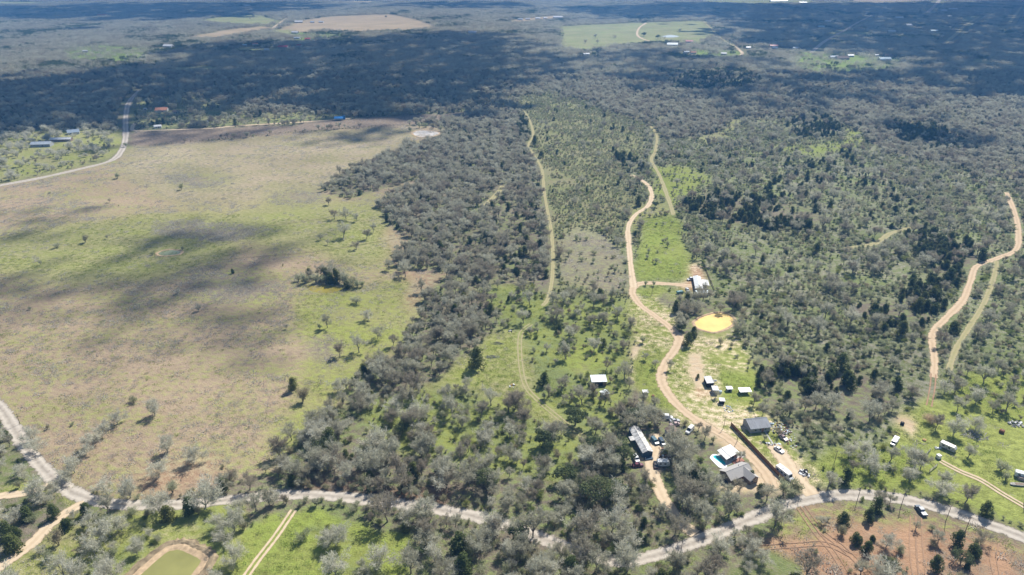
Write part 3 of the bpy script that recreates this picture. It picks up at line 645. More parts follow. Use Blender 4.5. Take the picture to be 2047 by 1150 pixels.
# pool house with its white roof in two sheets
A, B_, Cc, D = [G(*p, 2.4) for p in ((1433.5,899.2),(1459.7,888.9),(1479.1,905.3),(1452.4,918.1))]
ctr = (A+B_+Cc+D)/4
root = thing('pool_house', 'pool house with a broad white metal roof between the pool and the drive', 'pool house', (ctr.x, ctr.y, 0))
lc = lambda v, z: Vector((v.x-ctr.x, v.y-ctr.y, z))
E1 = A.lerp(B_, .32); E2 = D.lerp(Cc, .32)
r = MB(); r.slab(lc(A,2.15), lc(D,2.15), lc(E2,2.35), lc(E1,2.35), .12); r.obj('porch_roof', M_WHITE, root)
r = MB(); r.slab(lc(E1,2.5), lc(E2,2.5), lc(Cc,2.6), lc(B_,2.6), .12); r.obj('roof', M_WHITE, root)
w = MB(); ins = [E1.lerp(Cc,.08), E2.lerp(B_,.08), Cc.lerp(E1,.08), B_.lerp(E2,.08)]; w.prism([(v.x-ctr.x, v.y-ctr.y) for v in ins], -.05, 2.36); w.obj('wall', M_WALLG, root)
for v in (A.lerp(Cc,.05), D.lerp(B_,.05)): q = MB(); q.tube([lc(v,-.05), lc(v,2.02)], .09, 6); q.obj('post', M_FRAME, root)
mid = ins[1].lerp(ins[2], .5); q = MB(); q.box((mid.x-ctr.x, mid.y-ctr.y, 1.3), (2.4,.12,1.3), math.atan2(ins[2].y-ins[1].y, ins[2].x-ins[1].x)); q.obj('window', M_PANE, root)
KEEP.append((ctr.x, ctr.y, 6.5))
# pool
def flat(name, pix, z, m, parent=None, sm=True, t=.08):
    P = [G(*p) for p in pix]
    if sm: P = smooth(P+[P[0]], 4)[:-1]
    mb = MB(); mb.prism([(p.x,p.y) for p in P], z-t, z); return mb.obj(name, m, parent)
root = thing('swimming_pool', 'turquoise swimming pool in a rounded white deck beside the pool house', 'pool', (0,0,0))
flat('pool_deck', [(1418.5,915.7),(1423,909.6),(1430,908.5),(1437,911),(1449,925.5),(1453.5,931.5),(1451,936),(1444,937),(1437,934.5),(1427,925)], .12, M_DECKW, root)
pw = watermat('pool_water', (.02,.55,.58), .1); flat('pool_water', [(1425.2,914),(1428,911.3),(1432,911.2),(1439,913.2),(1445,920),(1450,926.5),(1449.3,929),(1445,929),(1436,922.5)], .135, pw, root, t=.05)
KEEP.append((G(1437,922).x, G(1437,922).y, 6.5))
o = flat('patio', [(1433,909),(1440,905),(1462,915),(1483,903),(1490,912),(1455,931),(1450,926)], .06, M_CONC, sm=False); structure(o)
o = flat('red_deck', [(1462,924),(1480,914),(1489,922),(1470,931)], .22, mat('red_stained_boards',(.36,.17,.12),.85,var=.2), sm=False, t=.2); tag(o, 'reddish timber deck between the pool house and the grey roofed house', 'deck')
# dead bare tree on the red deck is built with the plants
for px_, py_, r_k in ((1458,972,5),(1478,975,5.5),(1500,976,6),(1522,972,6),(1540,968,6),(1518,948,5),(1530,985,4),(1359,884,5),(1366,890,4),(1345,872,4),(1425,925,4),(1432,938,4),(1460,990,4.5),(1490,994,4.5),(1518,992,4.5),(1545,985,4),(1450,1004,4),(1480,1008,4),(1510,1005,4),(1430,960,3.5)): keepout(px_, py_, r_k)

# ------------------------------------------------------------------ board fence
FA, FB = G(1460.5,851,0), G(1566,963,0)
def board_fence(a, b, label, h, m, pm, step=2.44):
    L = (b-a).length; n = int(L/step); rz = math.atan2(b.y-a.y, b.x-a.x); st = L/n
    root = thing('board_fence', label, 'fence', (a.x,a.y,0), rz)
    pmesh = None; postm = None
    for i in range(n):
        if pmesh is None:
            mb = MB(); nb = 16
            for k in range(nb): mb.box(((k+.5)*st/nb, random.uniform(-.008,.008), h/2+random.uniform(-.02,.02)), (st/nb-.012,.03,h))
            for z in (.35,h-.35): mb.box((st/2,.045,z), (st,.05,.1))
            pmesh = mb.mesh('panel', m); mb = MB(); mb.box((0,.06,h/2), (.12,.12,h+.1)); postm = mb.mesh('post', pm)
        o = bpy.data.objects.new('panel', pmesh); C.objects.link(o); o.parent = root; o.location = (i*st,0,0)
        o = bpy.data.objects.new('post', postm); C.objects.link(o); o.parent = root; o.location = (i*st,.03,0)
        if i % 2 == 0: q = a.lerp(b, i/n); KEEP.append((q.x, q.y, 2.6))
    return root
board_fence(FA, FB, 'tall brown board fence running between the two drives', 1.9, M_CEDARW, M_WOOD)

# ------------------------------------------------------------------ other buildings
c = G(1514, 842, 3.4); gable('farmhouse', 'small house with a dark blue grey metal roof beside the scrap heap', 'house', c, math.radians(9), 9.0, 6.8, 2.6, 4.0, M_BLUEG, M_WALLG, 3, True, .45, ribs=.75, ridge_off=1.2)
c = G(1281, 876, 3.2); a = heading((1271,852),(1297,897)); mh = gable('mobile_home', 'long mobile home with streaked silver roof beside the live oak', 'mobile home', c, a, 16.5, 4.2, 2.5, 3.3, M_RUSTY, M_WALLD, 5, True, .2, ribs=1.2)
q = MB(); q.slab((-3,-4.2,2.2),(-.2,-4.2,2.2),(-.2,-2.35,2.45),(-3,-2.35,2.45), .08); q.obj('porch_roof', M_RUSTY, mh)
q = MB(); q.box((9.3,0,.5), (2.0,3.4,.15)); q.obj('end_deck', M_WALLD, mh)
for sy in (-1.6,1.6): q = MB(); q.tube([(10.1,sy,-.05),(10.1,sy,1.5)], .06, 5); q.obj('deck_post', M_FRAME, mh)
c = G(1353, 868, 3.0); a = heading((1343,855),(1364,880)); cb = gable('cabin', 'brown roofed cabin half hidden by a grey tree', 'cabin', c, a, 11.5, 4.6, 2.4, 3.3, M_ROOFB, M_WALLW, 3, True, .3)
q = MB(); q.slab((6.3,-2.0,2.2),(8.4,-2.0,2.1),(8.4,2.0,2.1),(6.3,2.0,2.2), .08); q.obj('porch_roof', M_WHITE, cb)
c = G(1395.5, 563, 3.2); a = heading((1393,551),(1398,575)); mh2 = gable('mobile_home', 'white roofed mobile home at the head of the dirt drive', 'mobile home', c, a, 18.5, 4.4, 2.6, 3.3, M_WHITE, M_WALLB, 4, True, .2)
q = MB(); q.slab((-5,2.55,2.6),(3.2,2.55,2.6),(3.2,6.6,2.45),(-5,6.6,2.45), .1); q.obj('porch_roof', M_WHITE, mh2)
for x in (-4.8,-1,3): q = MB(); q.tube([(x,6.4,-.05),(x,6.4,2.36)], .07, 5); q.obj('porch_post', M_FRAME, mh2)
def sh(label, px, py, ang, L, W, h1, h2, rm, wm, **k): return shed('shed', label, G(px, py, h2), ang, L, W, h1, h2, rm, wm, **k)
sh('long pale blue roofed shed in front of the white roofed mobile home', 1404, 584, .02, 7.0, 3.0, 2.5, 2.2, mat('pale_blue_metal',(.60,.70,.76),.45,.2), M_WALLG)
sh('silver roofed barn in the open woodland by the pasture track', 1196.5, 757.5, .05, 7.0, 4.8, 3.1, 2.5, M_SILVER, M_WOOD, cat='barn')
sh('small pale blue roofed shed below the silver roofed barn', 1208.5, 785, .5, 3.0, 2.8, 2.4, 2.1, mat('pale_blue_metal',(.6,.7,.76)), M_WALLG)
sh('tiny white roofed hut alone on the grass left of the drive', 1290, 782.5, .1, 2.2, 1.8, 2.0, 1.8, M_PLAST, M_DARK)
sh('upper white roofed shed in the yard inside the drive bend', 1417, 759.5, heading((1409,753),(1415.3,766.5)), 5.6, 2.9, 2.7, 2.4, M_WHITE, M_DARK, openfront=False)
sh('lower white roofed shed beside the red earth pen', 1429.7, 776, heading((1423.6,771.7),(1426.8,780.6))+math.pi, 3.4, 2.4, 2.3, 2.3, M_WHITE, M_GREY, openfront=False)
sh('white cube shed with a dark front below the red earth pen', 1443.5, 799, -.1, 2.0, 2.0, 2.1, 1.9, M_PLAST, M_DARK)
sh('tiny silver shed between the white sheds and the thicket', 1458, 775.5, .05, 2.4, 1.7, 1.8, 1.6, M_SILVER, M_GREY)
sh('wide silver roofed lean-to at the thicket edge above the farmhouse', 1489, 780, .05, 5.0, 2.6, 2.2, 1.8, M_SILVER, M_WOOD, posts=True)
# left homesteads
c = G(83, 285, 4); gable('long_barn', 'long pale roofed barn with a stepped end among pale trees', 'barn', c, .12, 20, 9, 3.2, 5.2, M_SILVER, M_WALLG, 4, True, .5)
c = G(122, 276, 3.5); gable('long_barn', 'long white roofed shed row behind the stepped barn', 'barn', c, .10, 22, 6, 2.8, 4.2, M_WHITE, M_WALLB, 4, True, .5)
c = G(146, 261, 4); gable('house', 'blue grey roofed house behind the long white shed row', 'house', c, .5, 12, 9, 2.8, 5.4, mat('slate_blue_roof',(.30,.36,.42),.6), M_WALLW, 3, True, .5)
c = G(323, 217, 4); hs = gable('house', 'orange roofed house above the winding lane', 'house', c, .2, 15, 11, 2.9, 5.6, M_ORANGE, M_WALLW, 3, True, .6, chimney=True)
c = G(315, 251, 3); gable('house', 'small white roofed house below the orange roofed house', 'house', c, .4, 8, 6, 2.6, 3.9, M_WHITE, M_WALLW, 2, True)
c = G(404, 243, 3); gable('farm_shed', 'silver roofed sheds beside the lane along the ploughed strip', 'shed', c, .1, 14, 6, 2.6, 3.8, M_SILVER, M_WALLG, 2, True)
c = G(352, 222, 3); gable('house', 'tan roofed cottage right of the orange roofed house', 'house', c, .2, 8, 6, 2.6, 4, mat('tan_roof',(.45,.30,.22),.8), M_WALLW, 2, True)
c = G(290, 217, 2); shed('shed', 'tiny white shed left of the orange roofed house', c, .2, 3.5, 3, 2.3, 2.1, M_WHITE, M_WALLW)
c = G(677, 236, 3); cv = shed('canopy', 'bright blue canopy at the end of the ploughed strip', c, .1, 11, 6, 4.4, 3.0, M_BLUE, M_FRAME, cat='canopy', posts=True)
q = MB(); q.box((6.4,2.6,2.9), (3.0,.4,5.0), 0, None); q.obj('side_sheet', M_BLUE, cv)

for px_, py_ in ((83,292),(95,292),(122,284),(146,268),(323,224),(404,248),(315,256)): keepout(px_, py_, 11)
# far houses: (px, py, long side m, roof, label tail)
FAR = [(597,43,26,'w','at the track head of the far tan field'),(624,43,14,'g','second by the far tan field'),(642,43,16,'w','third by the far tan field'),(590,64,20,'w','under trees below the far tan field'),(594,75,16,'g','above the bright far lawn edge'),(615,77,15,'r','at the lower edge of the far tan field'),
 (566,93,22,'r','long one in the shaded far wood'),(598,90,12,'r','beside the long red one in the shaded far wood'),(510,87,13,'o','in the shaded far wood'),(489,89,9,'t','left of the orange one in the shaded far wood'),(533,98,11,'w','on the shaded far lawn'),(337,91,24,'w','at the wood edge beyond the far pond'),(170,101,10,'w','in the far yellow clearing'),(944,64,24,'w','long one alone in the shaded far wood'),
 (1040,38,18,'g','first of the far row'),(1055,37,16,'w','second of the far row'),(1075,36,18,'g','third of the far row'),(1090,35,14,'w','fourth of the far row'),(1115,34,34,'w','on the bare plot by the far row'),(1172,107,13,'w','at the lower corner of the far green field'),(1344,88,26,'g','barn by the far green field'),(1378,82,18,'r','above the far green field corner'),(1372,103,12,'b','left below the far green field'),(1386,104,12,'o','right below the far green field'),
 (1447,106,12,'w','beside the far sandy track'),(1496,94,11,'w','left in the far shaded wood'),(1547,91,18,'r','in the row in the far shaded wood'),(1549,95,13,'w','below the red one in the far shaded wood'),(1590,95,12,'w','right in the far shaded wood'),(1667,113,18,'b','upper in the lit far clearing'),(1683,115,26,'n','lower in the lit far clearing'),(1700,110,14,'w','right in the lit far clearing'),(1768,117,24,'t','right beyond the lit far clearing'),(1777,110,16,'n','above the pale blue one by the far clearing'),(1752,109,9,'w','left of the pale blue one by the far clearing'),
 (1655,42,20,'w','upper left of the far straight road'),(1641,53,20,'t','left of the far straight road'),(1782,62,22,'w','right of the far straight road'),(1797,35,30,'w','above the far straight road'),(1886,21,28,'w','left of the far bright pair'),(1905,18,34,'w','right of the far bright pair'),(1898,32,16,'w','below the far bright pair'),(1557,2,100,'w','longest on the skyline field'),(1605,5,40,'w','beside the longest on the skyline field'),(1867,61,20,'t','in the far right wood'),(1816,50,24,'w','in the far clearing gap'),(205,30,36,'o','by the pale loop track in the far wood'),(495,11,26,'w','high in the far dark wood')]
FR = {'w':(M_WHITE,'white'),'g':(M_SILVER,'silver'),'r':(mat('red_metal',(.42,.07,.07),.5),'red'),'o':(M_ORANGE,'orange'),'t':(mat('pale_teal_metal',(.45,.62,.66),.5),'pale blue'),'b':(mat('slate_blue_roof',(.3,.36,.42)),'slate blue'),'n':(M_ROOFB,'brown')}
for i, (px, py, L, k, tail) in enumerate(FAR):
    c = G(px, py, 4); m_, nm = FR[k]; W_ = min(L*.55, 16)
    gable('farmhouse' if L < 20 else 'long_barn', nm+' roofed '+('house' if L < 20 else 'building')+' '+tail, 'house' if L < 20 else 'barn', c, random.uniform(-.25,.35), L, W_, 3.4, 3.4+W_*.26, m_, M_WALLW if i % 3 else M_WALLG, 2, True, .5, 'far buildings among the woods')
    KEEP[-1] = (c.x, c.y-min(40, c.y*.016), max(L*.8, c.y*.017))

# ------------------------------------------------------------------ vehicles
PAINT = {}
def paint(n, c): 
    if n not in PAINT: PAINT[n] = mat('paint_'+n, c, .25, .0, var=.04, spec=.5)
    return PAINT[n]
def wheels(root, xs, hw, r):
    for x in xs:
        for s in (-1,1):
            t = MB(); t.tube([(x,s*hw-s*.2,r),(x,s*hw,r)], r, 12); w = t.obj('wheel', M_TYRE, root)
            q = MB(); q.tube([(x,s*hw,r),(x,s*hw+s*.02,r)], r*.58, 8); q.obj('rim', M_RIM, w)
def lamps(root, xf, xr, hw, z):
    for s in (-1,1):
        q = MB(); q.box((xf,s*hw*.72,z), (.06,.34,.18)); q.obj('headlight', M_LAMP, root)
        q = MB(); q.box((xr,s*hw*.78,z+.05), (.06,.25,.22)); q.obj('tail_light', M_TAIL, root)
def glass(root, name, quad):
    m = MB(); a,b,c,d = [Vector(v) for v in quad]; n = (b-a).cross(d-a); n.normalize(); e = n*.015
    m.add([a+e,b+e,c+e,d+e], [(0,1,2,3)]); m.obj(name, M_GLASSC, root)
def car(label, px, py, ang, col, kind='sedan', cat='car', name=None):
    p = G(px, py, .6); root = thing(name or {'sedan':'parked_car','van':'parked_van','suv':'parked_suv','pickup':'pickup_truck'}[kind], label, cat, (p.x,p.y,0), ang); KEEP.append((p.x, p.y, 3.2))
    P = paint(*col)
    if kind == 'sedan':
        b = MB(); b.loft([(-2.25,.70,.38,.78,.62),(-2.1,.86,.28,.92,.76),(-.9,.9,.22,.98,.82),(.9,.9,.22,.96,.82),(1.9,.86,.26,.82,.74),(2.28,.68,.34,.66,.58)]); b.obj('body', P, root)
        c = MB(); c.loft([(-1.75,.74,.9,.94,.70),(-1.05,.76,.9,1.42,.58),(.1,.76,.9,1.45,.60),(.95,.74,.9,.96,.70)]); c.obj('cabin', P, root)
        glass(root,'windscreen',[(.88,-.66,1.0),(.88,.66,1.0),(.18,.58,1.42),(.18,-.58,1.42)]); glass(root,'rear_window',[(-1.68,.66,.98),(-1.68,-.66,.98),(-1.1,-.55,1.4),(-1.1,.55,1.4)])
        for s in (-1,1): glass(root,'side_window',[(-1.25,s*.76,1.0),(.55,s*.76,1.0),(.05,s*.66,1.38),(-.98,s*.66,1.38)][::s])
        wheels(root, (-1.4,1.4), .9, .32); lamps(root, 2.2,-2.24,.75,.62)
    elif kind in ('van','suv'):
        H = 2.1 if kind == 'van' else 1.75; Lh = 2.65 if kind == 'van' else 2.3
        b = MB(); b.loft([(-Lh,.86,.35,1.0,.86),(-Lh+.1,.96,.28,1.1,.93),(Lh-1.0,.96,.28,1.1,.92),(Lh-.1,.9,.3,.92,.82),(Lh,.75,.35,.75,.68)]); b.obj('body', P, root)
        c = MB(); c.loft([(-Lh+.08,.90,1.02,1.2,.88),(-Lh+.22,.90,1.02,H,.74),(.75,.9,1.02,H+.03,.76),(Lh-.95,.88,1.02,1.12,.84)]); c.obj('cabin', P, root)
        xw = Lh-1.0; glass(root,'windscreen',[(xw,-.8,1.14),(xw,.8,1.14),(.85,.7,H-.02),(.85,-.7,H-.02)]); glass(root,'rear_window',[(-Lh+.12,.72,1.3),(-Lh+.12,-.72,1.3),(-Lh+.2,-.66,H-.2),(-Lh+.2,.66,H-.2)])
        for s in (-1,1): glass(root,'side_window',[(-Lh+.6,s*.9,1.2),(.9,s*.9,1.2),(.6,s*.80,H-.22),(-Lh+.6,s*.80,H-.22)][::s])
        wheels(root, (-Lh*.6,Lh*.6), .96, .36); lamps(root, Lh-.04,-Lh,.8,.75)
    else:
        b = MB(); b.loft([(-2.8,.9,.45,1.0,.88),(-2.7,.97,.38,1.05,.94),(1.5,.97,.36,1.08,.93),(2.55,.93,.38,1.02,.84),(2.75,.8,.45,.85,.74)]); b.obj('body', P, root)
        c = MB(); c.loft([(-.85,.9,1.05,1.15,.88),(-.75,.9,1.05,1.82,.72),(.75,.88,1.05,1.85,.74),(1.55,.88,1.05,1.12,.84)]); c.obj('cab', P, root)
        q = MB(); q.box((-1.8,0,1.08), (1.75,1.6,.08)); q.obj('bed_cover', paint('cream',(.72,.72,.70)), root)
        glass(root,'windscreen',[(1.5,-.78,1.16),(1.5,.78,1.16),(.85,.7,1.8),(.85,-.7,1.8)])
        for s in (-1,1): glass(root,'side_window',[(-.6,s*.9,1.18),(1.15,s*.9,1.18),(.7,s*.79,1.72),(-.6,s*.79,1.72)][::s])
        wheels(root, (-1.75,1.75), .97, .40); lamps(root, 2.72,-2.78,.82,.8)
    return root
WHT = ('white',(.78,.78,.77)); SIL = ('silver',(.45,.46,.48)); DBL = ('dark_blue',(.05,.09,.14)); BLK = ('black',(.03,.03,.035)); TEALP = ('teal',(.10,.18,.22)); MAR = ('maroon',(.15,.04,.06)); PINK = ('faded_red',(.50,.36,.35)); CREAM = ('cream',(.72,.72,.70))
car('white van parked on the grass nose towards the drive', 1333, 834.5, -.12, WHT, 'van', 'van')
car('silver car wedged between the white van and the faded saloon', 1349, 841, .15, SIL, 'sedan')
car('faded white and red saloon beside the silver car', 1348.5, 848, math.pi+.18, PINK, 'sedan')
car('white van parked alone beside the cabin', 1379, 860, math.atan2(-4,-3.3), WHT, 'van', 'van')
car('dark teal car on the sandy turning place by the mobile home', 1309, 882, math.atan2(-1,.35), TEALP, 'suv')
car('dark blue car under the tree right of the sandy drive', 1323.5, 884, math.atan2(-1,.25), DBL, 'suv')
car('white car in the shade of the big live oak', 1271.5, 917, math.atan2(-1,.2), WHT, 'suv')
car('dark maroon car below the white car by the live oak', 1275, 929.5, .15, MAR, 'sedan')
car('black car beside the white trailer under the trees', 1311, 929, math.atan2(1,.1), BLK, 'sedan')
car('white saloon at the top of the sandy drive behind the board fence', 1557.5, 899, math.atan2(-3.4,2.0), WHT, 'sedan')
car('rusting pale car at the foot of the scrap heap', 1566, 875, math.atan2(-4,1.8), PINK, 'sedan', name='wrecked_car')
car('dark blue pickup with a white bed cover at the red track mouth', 1841, 1021, math.pi/2+.05, DBL, 'pickup', 'pickup')
car('white pickup beside the white roofed mobile home', 1381, 558, math.pi+.5, WHT, 'pickup', 'pickup')
car('small white car on the sand in front of the mobile home', 1374, 578.5, math.pi/2, WHT, 'sedan')
# motorhome
p = G(1569, 946, 1.5); root = thing('motorhome', 'white motorhome parked against the end of the board fence', 'motorhome', (p.x,p.y,0), math.atan2(-6,3.0)); KEEP.append((p.x,p.y,4.5))
W_ = paint(*WHT); b = MB(); b.loft([(-3.9,1.1,.45,2.9,1.06),(-3.75,1.2,.4,3.05,1.14),(1.7,1.2,.4,3.05,1.14),(2.5,1.15,.4,2.75,1.05),(2.9,1.05,.4,1.7,.95),(3.6,1.0,.4,1.25,.9),(3.85,.9,.45,1.1,.8)]); b.obj('body', W_, root)
glass(root,'windscreen',[(2.95,-.9,1.72),(2.95,.9,1.72),(2.55,.95,2.55),(2.55,-.95,2.55)])
for s in (-1,1):
    for x in (-2.6,-.6,1.2): glass(root,'side_window',[(x-.45,s*1.2,1.6),(x+.45,s*1.2,1.6),(x+.45,s*1.18,2.3),(x-.45,s*1.18,2.3)][::s])
q = MB(); q.box((-1.2,0,3.14), (.9,.7,.22)); q.obj('roof_vent', M_FRAME, root); q = MB(); q.box((.6,0,3.12), (.6,.6,.15)); q.obj('roof_vent', M_FRAME, root)
wheels(root, (-2.3,2.8), 1.16, .42); lamps(root, 3.82,-3.9,.95,.85)
def trailer(label, px, py, ang, L, W, H, m, name='camper_trailer', cat='trailer', windows=True):
    p = G(px, py, H*.7); root = thing(name, label, cat, (p.x,p.y,0), ang); KEEP.append((p.x,p.y,L*.5+.8))
    b = MB(); h = L/2; b.loft([(-h,W*.42,.7,H*.86,W*.40),(-h+.25,W*.5,.5,H,W*.47),(h-.6,W*.5,.5,H,W*.47),(h,W*.44,.6,H*.7,W*.42)]); b.obj('body', m, root)
    if windows:
        for s in (-1,1):
            for x in (-h*.5, h*.25): glass(root,'side_window',[(x-.4,s*W*.5,H*.52),(x+.4,s*W*.5,H*.52),(x+.4,s*W*.49,H*.78),(x-.4,s*W*.49,H*.78)][::s])
    q = MB(); q.box((-h*.1,0,H+.06), (.6,.6,.16)); q.obj('roof_vent', M_FRAME, root)
    q = MB(); q.tube([(h-.1,.5,.45),(h+1.0,0,.45),(h-.1,-.5,.45)], .05, 5); q.obj('drawbar', M_RUST, root)
    wheels(root, (-.3,), W*.5-.05, .33); return root
trailer('white box trailer under grey trees right of the sandy drive', 1326, 923.5, 0.0, 5.0, 2.3, 2.5, M_PLAST)
trailer('rusty grey mottled camper under a spreading tree on the lime field', 1896, 891, math.atan2(-3.9,3.2), 6.0, 2.4, 2.5, M_RUSTY)
trailer('white camper at the right edge of the lime green field', 2046, 948, -.5, 5.5, 2.3, 2.4, M_PLAST)
trailer('small teal covered boat trailer beside the drive to the white mobile home', 1359.5, 583.5, .3, 4.5, 1.9, 1.7, M_TEAL, 'covered_trailer', 'trailer', False)
# flatbed truck in the field
p = G(1789, 881, 1); root = thing('flatbed_truck', 'old white flatbed truck at the thicket edge above the lime field', 'truck', (p.x,p.y,0), math.atan2(-2.9,-2.6)); KEEP.append((p.x,p.y,3.5))
q = MB(); q.box((-1.0,0,.95), (4.6,2.1,.16)); q.obj('bed', M_PLAST, root); q = MB(); q.box((-1.0,0,1.25), (4.4,1.9,.5)); q.obj('load', M_WHITE, root)
q = MB(); q.loft([(1.4,.92,.5,1.9,.78),(1.6,.95,.5,2.0,.8),(2.2,.95,.5,1.95,.78),(2.6,.92,.5,1.2,.85),(3.4,.85,.5,1.05,.75)]); q.obj('cab', paint(*SIL), root); glass(root,'windscreen',[(2.56,-.78,1.25),(2.56,.78,1.25),(2.24,.7,1.88),(2.24,-.7,1.88)]); wheels(root, (-1.9,2.5), .98, .4)
# boat hull and box on the right edge
p = G(2036, 968, .5); root = thing('boat_hull', 'long weathered boat hull lying on the lime green field', 'boat', (p.x,p.y,0), -.1)
q = MB(); q.loft([(-3,.3,.3,.5,.35),(-2.2,.6,.1,.6,.75),(1,.65,.05,.62,.85),(2.6,.6,.08,.6,.8),(2.8,.55,.1,.55,.7)]); q.obj('hull', M_GREYW, root); q = MB(); q.box((.4,0,.64), (3.2,1.1,.05)); q.obj('deck', M_WOOD, root)
p = G(2043, 957, .5); root = thing('tarp_load', 'tan covered load beside the white camper', 'load', (p.x,p.y,0), -.4)
q = MB(); q.loft([(-1.4,.8,.1,.9,.6),(-1,.9,0,1.3,.7),(.9,.9,0,1.25,.7),(1.3,.8,.1,.8,.6)]); q.obj('cover', mat('tan_tarp',(.42,.33,.27),.8), root); q = MB(); q.box((0,0,.06), (3,1.9,.1)); q.obj('pallet', M_WOOD, root)

# ------------------------------------------------------------------ tanks, heaps and small things
def tank(label, px, py, r, h, m, name='water_tank', square=False):
    p = G(px, py, h*.5); root = thing(name, label, 'tank', (p.x,p.y,0), .3); KEEP.append((p.x,p.y,r+.8))
    q = MB()
    if square: q.box((0,0,h/2+.12), (2*r,2*r,h))
    else: q.tube([(0,0,0),(0,0,h*.9),(0,0,h*.97),(0,0,h)], [r,r,r*.8,r*.25], 14)
    q.obj('body', m, root)
    q = MB(); q.tube([(0,0,h),(0,0,h+.25 if square else h+.12)], r*.2, 8); q.obj('lid', M_GREY, root)
    if square: q = MB(); q.box((0,0,.06), (2*r+.1,2*r+.1,.12)); q.obj('pallet', M_WOOD, root)
    return root
tank('white cube tank on the lime field beside the wheel track', 1876.5, 913, .75, 1.5, M_PLAST, 'cube_tank', True)
tank('pale blue tank beside the lower white roofed shed', 1440, 783.5, .7, 1.3, M_LBLUE)
tank('round orange brown feed ring on the lime green grass', 1848, 879.5, .75, .55, M_HAY, 'feed_ring')
tank('rusty barrel by the far end of the timber heap', 2003, 862, 1.0, 1.4, M_RUST, 'rusty_drum')
tank('black burn barrel on the straw coloured patch', 1804, 846.5, .8, 1.2, M_DARK, 'burn_barrel')
tank('brown fire pit drum beside the tiny white hut', 1305.5, 791.5, .7, .7, M_RUST, 'fire_drum')
tank('silver gas tank behind the left side deck of the grey roofed house', 1437, 954, .9, 1.6, M_WALLG, 'gas_tank')
def heap(name, label, cat, px, py, rx, ry, n, mats, smin=.3, smax=1.0, hh=.8, seed=1):
    r = random.Random(seed); p = G(px, py, .3); mb = MB()
    for k in range(n):
        a = r.uniform(0,6.283); q = math.sqrt(r.random()); mb.cur = r.randrange(len(mats))
        s = r.uniform(smin,smax); z = r.uniform(.05,hh)*(1-q*.8)
        mb.box((math.cos(a)*q*rx, math.sin(a)*q*ry, z+s*.12), (s, s*r.uniform(.3,.9), s*r.uniform(.15,.6)), r.uniform(0,3.14), Vector((0,0,1)).rotation_difference(Vector((r.gauss(0,.3),r.gauss(0,.3),1))))
    o = mb.obj(name, mats); o.location = (p.x,p.y,0); tag(o, label, cat); o['kind'] = 'stuff'; del o['category']; KEEP.append((p.x,p.y,max(rx,ry)*.8)); return o
SC = [M_PLAST, M_GREY, M_WHITE, M_LBLUE, M_RUST, M_DARK]
heap('scrap_heap', 'white and grey scrap heap beside the metal roofed farmhouse', 'scrap', 1556, 856, 4.2, 4.5, 80, SC, .3,.95, 1.0, 1)
heap('scrap_heap', 'scattered scrap trailing below the rusting car', 'scrap', 1573, 866, 3.0, 5.5, 45, SC, .25,.7,.5, 2)
heap('scrap_heap', 'scrap strewn at the thicket edge above the white saloon', 'scrap', 1585, 888, 2.0, 3.5, 25, SC, .25,.7,.4, 3)
heap('scrap_heap', 'white and black scrap heap beside the sandy drive', 'scrap', 1607, 946, 2.4, 2.2, 26, [M_PLAST,M_WHITE,M_DARK], .4,1.3,.8, 4)
heap('scrap_heap', 'scrap around the path below the farmhouse', 'scrap', 1545, 886, 3.2, 1.3, 22, SC, .3,.9,.6, 5)
heap('scrap_heap', 'white litter on the grass above the farmhouse', 'scrap', 1456, 817, 2.2, 2.5, 30, [M_PLAST,M_LBLUE,M_GREY], .2,.7,.5, 6)
heap('scrap_heap', 'scrap row behind the upper white roofed shed', 'scrap', 1428, 764, 1.5, 4.5, 28, SC, .3,.9,.7, 7)
heap('scrap_heap', 'dark scrap heap behind the white trailer', 'scrap', 1329, 914, 2.6, 1.6, 34, [M_RUST,M_DARK,M_GREY,M_PLAST], .3,.9,.8, 8)
heap('scrap_heap', 'scrap beside the dark blue car under the tree', 'scrap', 1323, 899, 1.5, 2.0, 16, SC, .3,.8,.5, 9)
heap('scrap_heap', 'pale scrap heap at the right of the lime field', 'scrap', 2032, 848, 3.2, 2.5, 40, [M_GREYW,M_GREY,M_PLAST], .4,1.2,.9, 10)
heap('scrap_heap', 'white panels lying beside the cube tank', 'scrap', 1875, 896, 1.2, .9, 5, [M_PLAST,M_WHITE], .8,1.4,.2, 11)
heap('scrap_heap', 'white and yellow objects dumped on the narrow field', 'scrap', 1024, 771, 1.4, 1.6, 9, [M_PLAST,M_HAY], .5,1.2,.6, 12)
heap('scrap_heap', 'small white and black scrap at the top of the narrow field', 'scrap', 1021, 661, 1.6, 1.2, 8, [M_PLAST,M_DARK], .4,1.0,.5, 13)
heap('scrap_heap', 'white plastic object on the red clearing', 'scrap', 1719, 1137, .9, .6, 4, [M_PLAST,M_GREY], .4,.9,.3, 14)
heap('scrap_heap', 'yard clutter around the white roofed mobile home', 'scrap', 1412, 580, 2.5, 1.2, 12, SC, .4,1.1,.5, 15)
heap('scattered_stones', 'pale stones scattered over the yard grass', 'stones', 1430, 820, 16, 13, 60, [M_CONC,M_GREYW], .15,.5,.05, 16)
heap('scattered_stones', 'pale stones on the grass inside the drive bend', 'stones', 1330, 595, 9, 7, 60, [mat('pale_stone',(.6,.52,.36),.9)], .2,.6,.05, 17)
